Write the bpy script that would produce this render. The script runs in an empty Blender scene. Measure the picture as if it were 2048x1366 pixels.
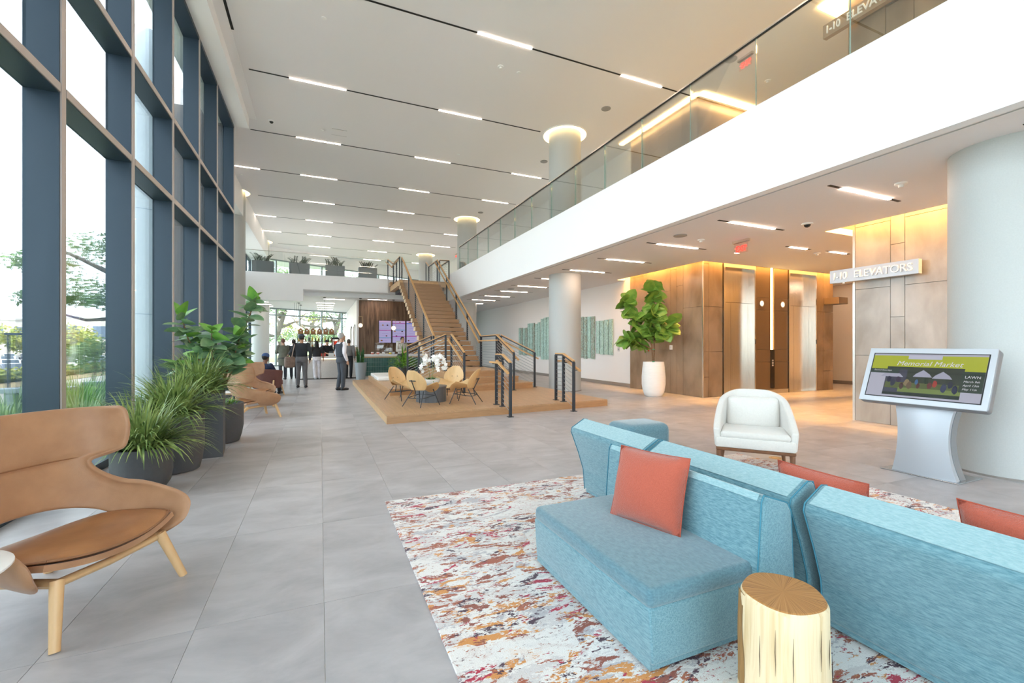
import bpy, bmesh, math, random
from mathutils import Vector, Matrix, Euler
random.seed(7)
S = bpy.context.scene
COL = S.collection
PI = math.pi
# ---------------------------------------------------------------- camera
YAW = math.atan(384 / 886)
cam_d = bpy.data.cameras.new('camera')
cam = bpy.data.objects.new('camera', cam_d); COL.objects.link(cam)
cam_d.sensor_width = 36; cam_d.lens = 886 / 2048 * 36; cam_d.shift_y = 8 / 2048
cam_d.clip_start = .05; cam_d.clip_end = 400
cam.location = (0, 0, 1.4); cam.rotation_euler = (PI / 2, 0, -YAW)
S.camera = cam
# ---------------------------------------------------------------- sky, sun, exposure
W = bpy.data.worlds.new('sky'); S.world = W; W.use_nodes = True
wn = W.node_tree.nodes; wl = W.node_tree.links
bg = wn['Background']
bg.inputs[0].default_value = (.86, .93, 1.0, 1); bg.inputs[1].default_value = 4.0
sun_d = bpy.data.lights.new('sun', 'SUN'); sun_d.energy = 6.0; sun_d.angle = .01; sun_d.color = (1, .93, .80)
sun = bpy.data.objects.new('sun', sun_d); COL.objects.link(sun)
sun.rotation_euler = (math.radians(18), math.radians(42), 0); sun.location = (15, 0, 30)
vs = S.view_settings
vs.view_transform = 'Standard'; vs.look = 'None'; vs.gamma = 1; vs.use_curve_mapping = False
vs.exposure = 0.62
S.cycles.max_bounces = 10; S.cycles.diffuse_bounces = 6; S.cycles.transparent_max_bounces = 24
S.cycles.sample_clamp_indirect = 6
# ---------------------------------------------------------------- helpers
def lin(c):
    return tuple(((v / 12.92) if v <= .04045 else ((v + .055) / 1.055) ** 2.4) for v in c)
def hexc(h):
    h = h.lstrip('#'); return lin(tuple(int(h[i:i + 2], 16) / 255 for i in (0, 2, 4)))
MATS = {}
def mat(name, col='#cccccc', rough=.5, metal=0., noise=0., nscale=(8, 8, 8), col2=None, bump=0., bscale=None, emit=0., spec=.5, coat=0., detail=4., sheen=0., ndist=0., ramp=None, coord='Object', trans=0.):
    if name in MATS: return MATS[name]
    m = bpy.data.materials.new(name); m.use_nodes = True; MATS[name] = m
    nt = m.node_tree; N = nt.nodes; L = nt.links; b = N['Principled BSDF']
    c = hexc(col) if isinstance(col, str) else col
    b.inputs['Base Color'].default_value = (*c, 1); b.inputs['Roughness'].default_value = rough
    b.inputs['Metallic'].default_value = metal; b.inputs['Specular IOR Level'].default_value = spec
    b.inputs['Coat Weight'].default_value = coat; b.inputs['Sheen Weight'].default_value = sheen
    b.inputs['Transmission Weight'].default_value = trans
    if emit:
        b.inputs['Emission Color'].default_value = (*c, 1); b.inputs['Emission Strength'].default_value = emit
    if noise or col2 or bump:
        tc = N.new('ShaderNodeTexCoord'); mp = N.new('ShaderNodeMapping'); L.new(tc.outputs[coord], mp.inputs[0])
        mp.inputs['Scale'].default_value = nscale
        nz = N.new('ShaderNodeTexNoise'); nz.inputs['Scale'].default_value = 1; nz.inputs['Detail'].default_value = detail; nz.inputs['Distortion'].default_value = ndist
        L.new(mp.outputs[0], nz.inputs[0])
        if noise or col2:
            r = N.new('ShaderNodeValToRGB')
            lo, hi = (ramp or (.32, .68))
            r.color_ramp.elements[0].position = lo; r.color_ramp.elements[1].position = hi
            c2 = hexc(col2) if col2 else tuple(v * (1 - noise) for v in c)
            r.color_ramp.elements[0].color = (*c2, 1); r.color_ramp.elements[1].color = (*c, 1)
            L.new(nz.outputs[0], r.inputs[0]); L.new(r.outputs[0], b.inputs['Base Color'])
        if bump:
            bp = N.new('ShaderNodeBump'); bp.inputs['Strength'].default_value = bump; bp.inputs['Distance'].default_value = .01
            src = nz
            if bscale:
                mp2 = N.new('ShaderNodeMapping'); L.new(tc.outputs[coord], mp2.inputs[0]); mp2.inputs['Scale'].default_value = bscale
                src = N.new('ShaderNodeTexNoise'); src.inputs['Scale'].default_value = 1; src.inputs['Detail'].default_value = 3; L.new(mp2.outputs[0], src.inputs[0])
            L.new(src.outputs[0], bp.inputs['Height']); L.new(bp.outputs[0], b.inputs['Normal'])
    return m
def emis(name, col, s):
    if name in MATS: return MATS[name]
    m = bpy.data.materials.new(name); m.use_nodes = True; MATS[name] = m
    N = m.node_tree.nodes; N.remove(N['Principled BSDF']); e = N.new('ShaderNodeEmission')
    e.inputs[0].default_value = (*hexc(col), 1); e.inputs[1].default_value = s
    m.node_tree.links.new(e.outputs[0], N['Material Output'].inputs[0]); return m
def glassmat(name, tint=(.93, .97, .96), refl=.07, rough=.0, glossc=(1, 1, 1)):
    if name in MATS: return MATS[name]
    m = bpy.data.materials.new(name); m.use_nodes = True; MATS[name] = m
    N = m.node_tree.nodes; L = m.node_tree.links; N.remove(N['Principled BSDF'])
    t = N.new('ShaderNodeBsdfTransparent'); t.inputs[0].default_value = (*tint, 1)
    g = N.new('ShaderNodeBsdfGlossy'); g.inputs['Roughness'].default_value = rough; g.inputs[0].default_value = (*glossc, 1)
    lw = N.new('ShaderNodeLayerWeight'); lw.inputs[0].default_value = .25
    mr = N.new('ShaderNodeMapRange'); mr.inputs[3].default_value = refl; mr.inputs[4].default_value = .7
    L.new(lw.outputs['Fresnel'], mr.inputs[0])
    mx = N.new('ShaderNodeMixShader'); L.new(mr.outputs[0], mx.inputs[0]); L.new(t.outputs[0], mx.inputs[1]); L.new(g.outputs[0], mx.inputs[2])
    L.new(mx.outputs[0], N['Material Output'].inputs[0]); return m

class MB:
    def __init__(s): s.v = []; s.f = []; s.mi = []; s.cm = 0
    def add(s, vs, fs, M=None):
        o = len(s.v)
        s.v += [tuple(M @ Vector(v)) if M is not None else tuple(v) for v in vs]
        s.f += [tuple(i + o for i in f) for f in fs]; s.mi += [s.cm] * len(fs); return s
    def box(s, cx, cy, cz, sx, sy, sz, rz=0., M=None):
        h = [(x * sx / 2, y * sy / 2, z * sz / 2) for x in (-1, 1) for y in (-1, 1) for z in (-1, 1)]
        T = Matrix.Translation((cx, cy, cz)) @ Matrix.Rotation(rz, 4, 'Z')
        if M is not None: T = M @ T
        return s.add(h, [(0, 1, 3, 2), (4, 6, 7, 5), (0, 4, 5, 1), (2, 3, 7, 6), (0, 2, 6, 4), (1, 5, 7, 3)], T)
    def bb(s, x0, x1, y0, y1, z0, z1): return s.box((x0 + x1) / 2, (y0 + y1) / 2, (z0 + z1) / 2, abs(x1 - x0), abs(y1 - y0), abs(z1 - z0))
    def rbox(s, cx, cy, cz, sx, sy, sz, r=.02, seg=2, M=None):
        bm = bmesh.new(); bmesh.ops.create_cube(bm, size=1)
        for v in bm.verts: v.co = (v.co.x * sx, v.co.y * sy, v.co.z * sz)
        bmesh.ops.bevel(bm, geom=bm.edges[:], offset=min(r, .49 * min(sx, sy, sz)), segments=seg, profile=.5, affect='EDGES', clamp_overlap=True)
        T = Matrix.Translation((cx, cy, cz))
        if M is not None: T = M @ T
        bm.verts.index_update(); s.add([v.co.copy() for v in bm.verts], [[v.index for v in f.verts] for f in bm.faces], T); bm.free(); return s
    def prism(s, poly, z0, z1, M=None):
        n = len(poly); vs = [(x, y, z0) for x, y in poly] + [(x, y, z1) for x, y in poly]
        fs = [tuple(range(n))[::-1], tuple(range(n, 2 * n))] + [(i, (i + 1) % n, n + (i + 1) % n, n + i) for i in range(n)]
        return s.add(vs, fs, M)
    def tube(s, pts, r, n=8, cap=True, M=None, flat=1.):
        pts = [Vector(p) for p in pts]; k = len(pts); rs = r if isinstance(r, (list, tuple)) else [r] * k
        vs = []; up = None
        for i, p in enumerate(pts):
            t = (pts[min(i + 1, k - 1)] - pts[max(i - 1, 0)]); t = t.normalized() if t.length > 1e-9 else Vector((0, 0, 1))
            if up is None: up = Vector((0, 0, 1)) if abs(t.z) < .9 else Vector((0, 1, 0))
            a = t.cross(up)
            if a.length < 1e-4: a = t.cross(Vector((1, 0, 0)))
            a.normalize(); b = a.cross(t).normalized(); up = b
            for j in range(n):
                q = 2 * PI * j / n; vs.append(p + (a * math.cos(q) + b * math.sin(q) * flat) * rs[i])
        fs = [(i * n + j, i * n + (j + 1) % n, (i + 1) * n + (j + 1) % n, (i + 1) * n + j) for i in range(k - 1) for j in range(n)]
        if cap: fs += [tuple(range(n))[::-1], tuple((k - 1) * n + j for j in range(n))]
        return s.add(vs, fs, M)
    def lathe(s, prof, n=24, M=None, cx=0, cy=0, fn=None, cap=True):
        vs = []; k = len(prof)
        for i, (r, z) in enumerate(prof):
            for j in range(n):
                q = 2 * PI * j / n; rr = r * (fn(q, z) if fn else 1); vs.append((cx + rr * math.cos(q), cy + rr * math.sin(q), z))
        fs = [(i * n + j, i * n + (j + 1) % n, (i + 1) * n + (j + 1) % n, (i + 1) * n + j) for i in range(k - 1) for j in range(n)]
        if cap and prof[0][0] > 1e-5: fs.append(tuple(range(n))[::-1])
        if cap and prof[-1][0] > 1e-5: fs.append(tuple((k - 1) * n + j for j in range(n)))
        return s.add(vs, fs, M)
    def grid(s, fn, nu, nv, M=None, closeu=False, skip=None):
        vs = [fn(i / nu, j / nv) for j in range(nv + 1) for i in range(nu + 1)]; w = nu + 1
        fs = [(j * w + i, j * w + i + 1, (j + 1) * w + i + 1, (j + 1) * w + i) for j in range(nv) for i in range(nu) if not (skip and skip((i + .5) / nu, (j + .5) / nv))]
        return s.add(vs, fs, M)
    def ell(s, c, r, n=12, m=8, M=None):
        pr = []
        vs = []; 
        for i in range(m + 1):
            t = PI * i / m
            for j in range(n):
                q = 2 * PI * j / n
                vs.append((c[0] + r[0] * math.sin(t) * math.cos(q), c[1] + r[1] * math.sin(t) * math.sin(q), c[2] - r[2] * math.cos(t)))
        fs = [(i * n + j, i * n + (j + 1) % n, (i + 1) * n + (j + 1) % n, (i + 1) * n + j) for i in range(m) for j in range(n)]
        return s.add(vs, fs, M)
    def mesh(s, name, smooth=False, ang=38):
        me = bpy.data.meshes.new(name); me.from_pydata(s.v, [], s.f); 
        bm = bmesh.new(); bm.from_mesh(me); bmesh.ops.remove_doubles(bm, verts=bm.verts, dist=1e-5); 
        if not getattr(s, 'norecalc', False): bmesh.ops.recalc_face_normals(bm, faces=bm.faces)
        bm.to_mesh(me); bm.free()
        if smooth:
            me.polygons.foreach_set('use_smooth', [True] * len(me.polygons)); me.set_sharp_from_angle(angle=math.radians(ang))
        me.update(); return me
def obj(name, mb, m, parent=None, smooth=False, ang=38, loc=None, **kw):
    me = mb.mesh(name, smooth, ang) if isinstance(mb, MB) else mb
    o = bpy.data.objects.new(name, me); COL.objects.link(o)
    ms = m if isinstance(m, (list, tuple)) else [m]
    if not me.materials:
        for x in ms: me.materials.append(x)
        if isinstance(mb, MB) and len(ms) > 1 and len(me.polygons) == len(mb.mi): me.polygons.foreach_set('material_index', mb.mi)
    if parent is not None: o.parent = parent
    if loc: o.location = loc
    for k, v in kw.items(): o[k] = v
    return o
def thing(name, label, cat, loc=(0, 0, 0), rz=0., group=None):
    o = bpy.data.objects.new(name, None); COL.objects.link(o); o.empty_display_size = .1
    o.location = loc; o.rotation_euler = (0, 0, rz); return tag(o, label, cat, group)
def tag(o, label, cat, group=None):
    o['label'] = label; o['category'] = cat
    if group: o['group'] = group
    return o
def struct(name, mb, m, label=None, smooth=False):
    o = obj(name, mb, m, None, smooth); o['kind'] = 'structure'
    if label: o['label'] = label
    return o
def copytree(o, parent=None):
    c = o.copy(); COL.objects.link(c); c.parent = parent
    for ch in list(o.children): copytree(ch, c)
    return c
def dup(o, loc, rz=None, label=None, group=None):
    c = copytree(o); c.location = loc
    if rz is not None: c.rotation_euler = (0, 0, rz)
    if label: c['label'] = label
    if group: c['group'] = group
    return c
def rot(rz=0., rx=0., ry=0., t=(0, 0, 0)):
    return Matrix.Translation(t) @ Matrix.Rotation(rz, 4, 'Z') @ Matrix.Rotation(ry, 4, 'Y') @ Matrix.Rotation(rx, 4, 'X')
def text(name, body, size, m, parent, loc, rote, ext=.004, spacing=1., sx=1., align='LEFT', bold=0., shear=0.):
    cu = bpy.data.curves.new(name, 'FONT'); cu.body = body; cu.size = size; cu.extrude = ext; cu.space_character = spacing; cu.align_x = align; cu.offset = bold; cu.shear = shear
    cu.resolution_u = 3
    o = bpy.data.objects.new(name, cu); dg = bpy.context.evaluated_depsgraph_get()
    COL.objects.link(o); dg.update(); me = bpy.data.meshes.new_from_object(o.evaluated_get(dg)); bpy.data.objects.remove(o)
    o = bpy.data.objects.new(name, me); COL.objects.link(o); me.materials.clear(); me.materials.append(m)
    o.parent = parent; o.location = loc; o.rotation_euler = rote; o.scale = (sx, 1, 1); return o
def modmesh(o, *mods):
    """bake modifiers (type, settings) into the mesh"""
    for t, kw in mods:
        md = o.modifiers.new(t, t)
        for k, v in kw.items(): setattr(md, k, v)
    dg = bpy.context.evaluated_depsgraph_get(); dg.update()
    me = bpy.data.meshes.new_from_object(o.evaluated_get(dg)); old = o.data; ms = [x for x in old.materials]
    o.modifiers.clear(); o.data = me
    if not me.materials:
        for x in ms: me.materials.append(x)
    return o
def smoothall(o, ang=60):
    o.data.polygons.foreach_set('use_smooth', [True] * len(o.data.polygons)); o.data.set_sharp_from_angle(angle=math.radians(ang)); return o
def interp(tab, x):
    if x <= tab[0][0]: return tab[0][1:]
    for a, b in zip(tab, tab[1:]):
        if x <= b[0]:
            t = (x - a[0]) / (b[0] - a[0]); t = t * t * (3 - 2 * t) if False else t
            return tuple(p + (q - p) * t for p, q in zip(a[1:], b[1:]))
    return tab[-1][1:]
# ---------------------------------------------------------------- materials
M_white = mat('white_paint', '#f4f3f1', .6)
M_ceil = mat('ceiling_paint', '#efeceb', .75)
M_fascia = mat('fascia_paint', '#fbfbfb', .5)
M_black = mat('black_slot', '#151515', .6)
M_frame = mat('blue_steel_mullion', '#33424f', .42, metal=.3)
M_frameF = mat('mullion_face_aluminium', '#c2b7b0', .4, metal=.3)
M_glass = glassmat('window_glass', (.93, .97, .98), .04)
M_guard = glassmat('guard_glass', (.95, .975, .965), .05)
M_edge = mat('glass_edge', '#7fa39b', .2)
M_steel = mat('brushed_steel', '#ddd7cd', .24, metal=1., noise=.12, nscale=(60, 60, 1.2), bump=.02)
M_dsteel = mat('dark_rail_steel', '#3b4046', .45, metal=.4)
M_cable = mat('cable_steel', '#b9bdc0', .3, metal=.9)
M_oak = mat('oak_boards', '#c6a077', .38, noise=.22, nscale=(30, 2.2, 30), bump=.03, ndist=.6)
M_oakT = mat('oak_treads', '#ae8760', .42, noise=.2, nscale=(2.0, 24, 24), ndist=.6)
M_oakL = mat('light_oak', '#dcb483', .42, noise=.14, nscale=(14, 14, 3), ndist=.4)
M_oakE = mat('end_grain_oak', '#e2c39a', .5, noise=.12, nscale=(30, 30, 30))
M_stone = mat('grey_brown_stone', '#a28e78', .2, col2='#75644f', nscale=(1.6, 1.6, .9), detail=11, ndist=.35, ramp=(.30, .72), bump=.02)
M_stone2 = mat('pale_grey_stone', '#beb8ae', .2, col2='#958d82', nscale=(1.8, 1.8, 1.0), detail=11, ndist=.35, ramp=(.30, .70))
M_col = mat('column_plaster', '#bdc0bd', .55, noise=.05, nscale=(80, 80, 80))
M_led = emis('led_strip', '#ffe6d2', 26.0)
M_ledL = emis('led_strip_low', '#ffdcc2', 44.0)
M_cove = emis('cove_led', '#ffb862', 170.0)
M_base = mat('grey_base', '#8d8680', .45)
def tilemat():
    m = bpy.data.materials.new('porcelain_tile'); m.use_nodes = True; nt = m.node_tree; N = nt.nodes; L = nt.links; b = N['Principled BSDF']
    g = N.new('ShaderNodeNewGeometry'); sx = N.new('ShaderNodeSeparateXYZ'); L.new(g.outputs['Position'], sx.inputs[0])
    def cell(o, off, w):
        a = N.new('ShaderNodeMath'); a.operation = 'SUBTRACT'; L.new(o, a.inputs[0]); a.inputs[1].default_value = off
        d = N.new('ShaderNodeMath'); d.operation = 'DIVIDE'; L.new(a.outputs[0], d.inputs[0]); d.inputs[1].default_value = w
        f = N.new('ShaderNodeMath'); f.operation = 'FLOOR'; L.new(d.outputs[0], f.inputs[0]); return f.outputs[0]
    cv = N.new('ShaderNodeCombineXYZ'); L.new(cell(sx.outputs[0], .02, .587), cv.inputs[0]); L.new(cell(sx.outputs[1], 2.62, 1.18), cv.inputs[1])
    wn_ = N.new('ShaderNodeTexWhiteNoise'); wn_.noise_dimensions = '3D'; L.new(cv.outputs[0], wn_.inputs[0])
    off = N.new('ShaderNodeVectorMath'); off.operation = 'MULTIPLY_ADD'; L.new(wn_.outputs['Color'], off.inputs[0]); off.inputs[1].default_value = (9, 9, 9); L.new(g.outputs['Position'], off.inputs[2])
    mp = N.new('ShaderNodeMapping'); mp.inputs['Scale'].default_value = (1.5, 2.4, 1); L.new(off.outputs[0], mp.inputs[0])
    nz = N.new('ShaderNodeTexNoise'); nz.inputs['Scale'].default_value = 1.3; nz.inputs['Detail'].default_value = 9; nz.inputs['Roughness'].default_value = .62; nz.inputs['Distortion'].default_value = .5; L.new(mp.outputs[0], nz.inputs[0])
    r = N.new('ShaderNodeValToRGB'); r.color_ramp.elements[0].position = .3; r.color_ramp.elements[1].position = .72
    r.color_ramp.elements[0].color = (*hexc('#9b999b'), 1); r.color_ramp.elements[1].color = (*hexc('#bdbabc'), 1); L.new(nz.outputs[0], r.inputs[0])
    ad = N.new('ShaderNodeMath'); ad.operation = 'MULTIPLY_ADD'; L.new(wn_.outputs['Value'], ad.inputs[0]); ad.inputs[1].default_value = .10; ad.inputs[2].default_value = .95
    hs = N.new('ShaderNodeHueSaturation'); L.new(r.outputs[0], hs.inputs['Color']); L.new(ad.outputs[0], hs.inputs['Value']); L.new(hs.outputs[0], b.inputs['Base Color'])
    b.inputs['Roughness'].default_value = .38
    bp = N.new('ShaderNodeBump'); bp.inputs['Strength'].default_value = .06; bp.inputs['Distance'].default_value = .01; L.new(nz.outputs[0], bp.inputs['Height']); L.new(bp.outputs[0], b.inputs['Normal'])
    return m
M_tile = tilemat()
M_grout = mat('grout', '#d8d6d2', .8)
# ---------------------------------------------------------------- the setting: shell
XW = -2.25           # inner face plane of the window wall mullions
ZC = 8.0; ZL = 3.6; ZF = 4.87
# floor + tiles
fl = MB(); fl.bb(-2.75, 20, -8, 14.9, -.3, -.004); fl.bb(-4.3, 20, 14.9, 42, -.3, -.004)
floor = struct('floor', fl, M_grout, 'grey large-format porcelain tile floor with pale joints')
s_, c_ = math.sin(YAW), math.cos(YAW)
cells = []
for i in range(-9, 30):
    for j in range(-9, 33):
        x0 = .02 + .587 * i; y0 = 2.62 + 1.18 * j; cx, cy = x0 + .29, y0 + .59
        if cy < 14.8 and cx < -2.45 or cx < -4.05: continue
        if cx > 9.6 and not (5 < cy < 9.2 or cx > 15 and 5 < cy < 14): continue
        if cy > 36: continue
        vis = False
        for ax in (0, .29, .587):
            for ay in (0, .59, 1.18):
                d = (x0 + ax) * s_ + (y0 + ay) * c_; l = (x0 + ax) * c_ - (y0 + ay) * s_
                if d > .4 and abs(l / d) < 1.18 and 1.4 / d * 886 < 700: vis = True
        if .6 < cx < 4.9 and cy < 3.9: vis = False
        if 1.3 < cx < 6.0 and 8.8 < cy < 17: vis = False
        d = cx * s_ + cy * c_
        cells.append((not vis, d, x0, y0))
cells.sort()
tb = MB(); tb.bb(.0015, .5855, .0015, 1.1785, -.006, 0)
tme = tb.mesh('tile'); tme.materials.append(M_tile)
rest = MB()
for k, (nv, d, x0, y0) in enumerate(cells):
    if k < 290 and not nv: obj('tile', tme, M_tile, floor, loc=(x0, y0, 0))
    else: rest.bb(x0 + .0015, x0 + .5855, y0 + .0015, y0 + 1.1785, -.006, 0)
obj('tile_field', rest, M_tile, floor, kind='stuff')
# main ceiling with thickness
struct('ceiling', MB().bb(-1.70, 20, -8, 42, ZC, ZC + .5).bb(-4.4, -1.70, 14.85, 42, ZC, ZC + .5), M_ceil, 'white plaster atrium ceiling with recessed light lines')
# soffit along the window head
struct('ceiling_soffit', MB().bb(-2.9, -1.89, -8, 14.8, 7.68, 8.5).bb(-1.89, -1.70, -8, 14.8, ZC - .02, 8.5), M_white, 'white plaster soffit running above the tall window wall')
struct('trim_1', MB().bb(-1.71, -1.65, -8, 10.8, ZC - .012, ZC + .01), M_black, 'black air slot in the ceiling along the window soffit')
struct('ceiling_bulkhead', MB().bb(-4.3, -3.0, 14.9, 33, 6.9, 8.0), M_white, 'white bulkhead over the far upper windows')
# left window wall
mull_y = [-6.55, -4.8, -3.07, -1.33, .40, 2.13, 3.87, 5.60, 7.33, 9.06, 10.83, 12.55, 14.8]
frame_roots = []
nw = 0
for a, b in zip(mull_y, mull_y[1:]):
    nw += 1
    w = thing('window_%d' % nw, None or 'tall glazed bay of the dark blue window wall', 'window'); del w['category']; del w['label']; w['kind'] = 'structure'
    obj('mullion', MB().bb(XW - .27, XW - .012, b - .055, b + .055, -.02, 7.7), M_frame, w)
    obj('mullion_face', MB().bb(XW - .012, XW, b - .04, b + .04, -.02, 7.7), M_frameF, w)
    for z in (3.84, 5.20):
        obj('transom', MB().bb(XW - .27, XW - .012, a + .055, b - .055, z - .05, z + .05), M_frame, w)
        obj('transom_face', MB().bb(XW - .012, XW, a + .055, b - .055, z - .04, z + .04), M_frameF, w)
    obj('sill', MB().bb(XW - .27, XW, a + .055, b - .055, -.02, .09), M_frame, w)
    obj('head', MB().bb(XW - .27, XW, a + .055, b - .055, 7.60, 7.7), M_frame, w)
    for z0, z1 in ((.09, 3.79), (3.89, 5.15), (5.25, 7.6)):
        obj('pane', MB().bb(XW - .268, XW - .245, a + .055, b - .055, z0, z1), M_glass, w)
M_jamb = mat('jamb_panel', '#6f6762', .5)
struct('wall_jamb', MB().bb(XW - .75, XW - .275, 14.745, 14.9, 0, 7.9).bb(-4.2, -2.99, 14.745, 14.9, 0, 8.0), M_jamb)
# far left glazing beyond the jog (X = -4.9) and angled back facade
def glazed(name, p0, p1, z0, z1, n, transoms, label, fm, th=.09, dp=.16):
    r = thing(name, label, 'window'); del r['category']; r['kind'] = 'structure'
    a = Vector((*p0, 0)); b = Vector((*p1, 0)); d = (b - a); Ln = d.length; ang = math.atan2(d.y, d.x); M = rot(ang, t=a)
    for i in range(n + 1):
        x = Ln * i / n
        obj('mullion', MB().box(x, 0, (z0 + z1) / 2, th, dp, z1 - z0, M=M), fm, r)
    zs = [z0] + transoms + [z1]
    for z in zs: obj('transom', MB().box(Ln / 2, 0, min(max(z, z0 + .04), z1 - .04), Ln, dp * .9, .08, M=M), fm, r)
    for i in range(n):
        for za, zb in zip(zs, zs[1:]):
            obj('pane', MB().box(Ln * (i + .5) / n, 0, (za + zb) / 2, Ln / n - th, .02, zb - za - .07, M=M), M_glass, r)
    return r
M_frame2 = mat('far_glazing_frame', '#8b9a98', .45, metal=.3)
glazed('window_20', (-4.15, 14.95), (-4.15, 32.9), .0, 3.55, 10, [2.9], 'glazing behind the far round columns, ground floor', M_frame)
glazed('window_21', (-4.15, 14.95), (-4.15, 32.9), ZF, 6.9, 10, [], 'upper glazing beyond the jog of the window wall', M_frame)
FB0, FB1 = (-4.15, 33.0), (8.6, 39.6)
glazed('window_22', FB0, FB1, .0, 3.92, 9, [3.45], 'angled cafe glazing looking out on oak trees', M_frame2)
glazed('window_23', FB0, FB1, ZF, 7.2, 9, [], 'angled upper glazing behind the mezzanine planters', M_frame2)
d_ = Vector((FB1[0] - FB0[0], FB1[1] - FB0[1], 0)); Mfb = rot(math.atan2(d_.y, d_.x), t=(*FB0, 0))
struct('wall_back_band', MB().box(d_.length / 2, 0, 4.4, d_.length, .2, .94, M=Mfb).box(d_.length / 2, 0, 7.8, d_.length, .2, 1.2, M=Mfb), M_white)
struct('wall_left_band', MB().bb(-4.25, -4.05, 14.95, 32.9, 3.55, ZF).bb(-4.25, -4.05, 14.95, 32.9, 6.9, 8.0), M_white)
# far back upper right wall + unseen end behind the camera, its glazing added for even daylight
struct('wall_back', MB().bb(8.4, 20, 39.5, 39.8, 0, 8.2), M_white)
glazed('window_24', (-2.4, -7.6), (9.2, -7.6), 0, 7.7, 7, [3.84, 5.2], 'unseen glazed end added behind the viewer for even daylight', M_frame)
struct('wall_rear', MB().bb(-2.9, 20, -8.0, -7.5, 7.7, 8.4).bb(9.2, 20, -7.9, -7.6, 0, 8.2), M_white)
struct('wall_far_right', MB().bb(19.8, 20, -8, 40, 0, 8.2), M_white)
# balcony: fascia, slab
struct('wall_balcony', MB().bb(5.79, 5.93, -7.5, 24.2, ZL, ZF), M_fascia, 'white balcony fascia running the length of the lobby')
struct('trim_2', MB().bb(5.955, 5.985, -7.5, 34, ZL + .012, ZL + .1), M_black, 'black reveal line in the lower ceiling behind the balcony fascia')
GX1, GX2 = 9.15, 8.95       # edge of lower ceiling by the two cores
low = MB()
for x0, x1, y0, y1 in ((5.99, GX2, -7.5, 5.45), (5.99, GX1, 5.45, 12.25), (5.99, 9.5, 12.25, 36), (5.93, 5.952, -7.5, 36),
                      (GX1, 15.2, 5.45, 8.6), (15.2, 17.6, 5.45, 14.1)):
    low.bb(x0, x1, y0, y1, ZL, ZL + .12)
low.bb(5.95, 6.0, -7.5, 36, ZL + .09, ZL + .12)
struct('ceiling_lower', low, M_ceil, 'lower white ceiling under the balcony')
struct('ceiling_cove', MB().bb(GX2 - .05, 15.2, -7.5, 12.4, 4.12, 4.2), M_ceil)
struct('floor_upper', MB().bb(5.93, 20, -7.5, 39.5, 4.3, ZF), M_white)
# back mezzanine over the cafe
struct('wall_mezzanine', MB().bb(-4.05, 3.25, 23.8, 24.0, 4.14, ZF).bb(-4.05, -.75, 23.8, 24.8, 3.56, 4.14).bb(-.75, 5.8, 24.6, 24.8, 3.92, 4.14), M_fascia, 'white mezzanine edge carrying the planters')
struct('floor_mezzanine', MB().prism([(-4.05, 24), (5.95, 24), (5.95, 38.2), (-4.05, 33.1)], 4.14, ZF), M_white)
struct('ceiling_cafe', MB().prism([(-4.05, 24.8), (5.95, 24.8), (5.95, 38.2), (-4.05, 33.1)], 3.92, 4.14), M_ceil)
# right white gallery wall and cores
struct('wall_right', MB().bb(9.5, 9.8, 11.8, 39.5, 0, 4.2), M_white, 'white gallery wall carrying the green art strips')
struct('baseboard_right', MB().bb(9.478, 9.5, 11.9, 39.4, 0, .12), M_base)
struct('wall_right_upper', MB().bb(9.5, 9.8, 11.6, 39.5, ZF, 8.1), M_white)
struct('wall_lobby_end', MB().bb(17.5, 17.7, 5, 14.2, 0, 4.0).bb(14.95, 17.6, 14, 14.2, 0, 4.0), mat('warm_white', '#f3ead9', .6))
struct('baseboard_lobby', MB().bb(17.48, 17.5, 5.1, 14, 0, .12), M_base)
core1 = struct('wall_core_far', MB().bb(9.44, 14.95, 9.1, 11.88, 0, 4.2), M_stone)
core2 = struct('wall_core_near', MB().bb(9.24, 17.5, -7.5, 5.06, 0, 4.2), M_stone2)
core1u = struct('wall_core_far_upper', MB().bb(9.24, 16.4, 8.84, 11.6, ZF, 8.4), M_stone)
core2u = struct('wall_core_near_upper', MB().bb(9.1, 16.4, -7.5, 5.1, ZF, 8.4), M_stone)
# ---------------------------------------------------------------- columns with halo lights
M_ring = emis('halo_light', '#ffd995', 5.0)
ORD = ['nearest', 'second', 'third', 'fourth', 'fifth', 'sixth', 'seventh', 'eighth', 'ninth', 'tenth', 'eleventh', 'twelfth', 'thirteenth', 'fourteenth']
def column(x, y, label, ring=True, r=.5, z1=ZC):
    t = thing('round_column', label, 'column', (x, y, 0))
    obj('shaft', MB().lathe([(r + .0, 0), (r, z1)], 48), M_col, t, True)
    obj('base_ring', MB().lathe([(r + .012, 0), (r + .012, .02), (r, .02)], 48, cap=False), M_base, t, True)
    if ring:
        obj('halo_light', MB().lathe([(r + .0, z1 - .006), (r + .17, z1 - .006), (r + .17, z1 - .001), (r, z1 - .001)], 48, cap=False), M_ring, t, True)
        obj('halo_rim', MB().lathe([(r + .17, z1 - .03), (r + .19, z1 - .03), (r + .19, z1), (r + .17, z1), (r + .17, z1 - .03)], 48, cap=False), M_white, t, True)
    return t
column(7.05, 2.32, 'wide grey round column beside the touch screen kiosk')
column(7.05, 12.1, 'grey round column behind the wooden stair platform')
column(7.05, 22.2, 'grey round column rising beside the top of the stairs')
column(7.05, 32.1, 'far grey round column seen just over the top step')
column(-3.45, 22.1, 'slim pale column half hidden by the end of the window wall')
column(-3.45, 32.0, 'far grey column beside the cafe glazing')
M_colx = mat('exterior_column', '#dfe9f2', .5)
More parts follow.
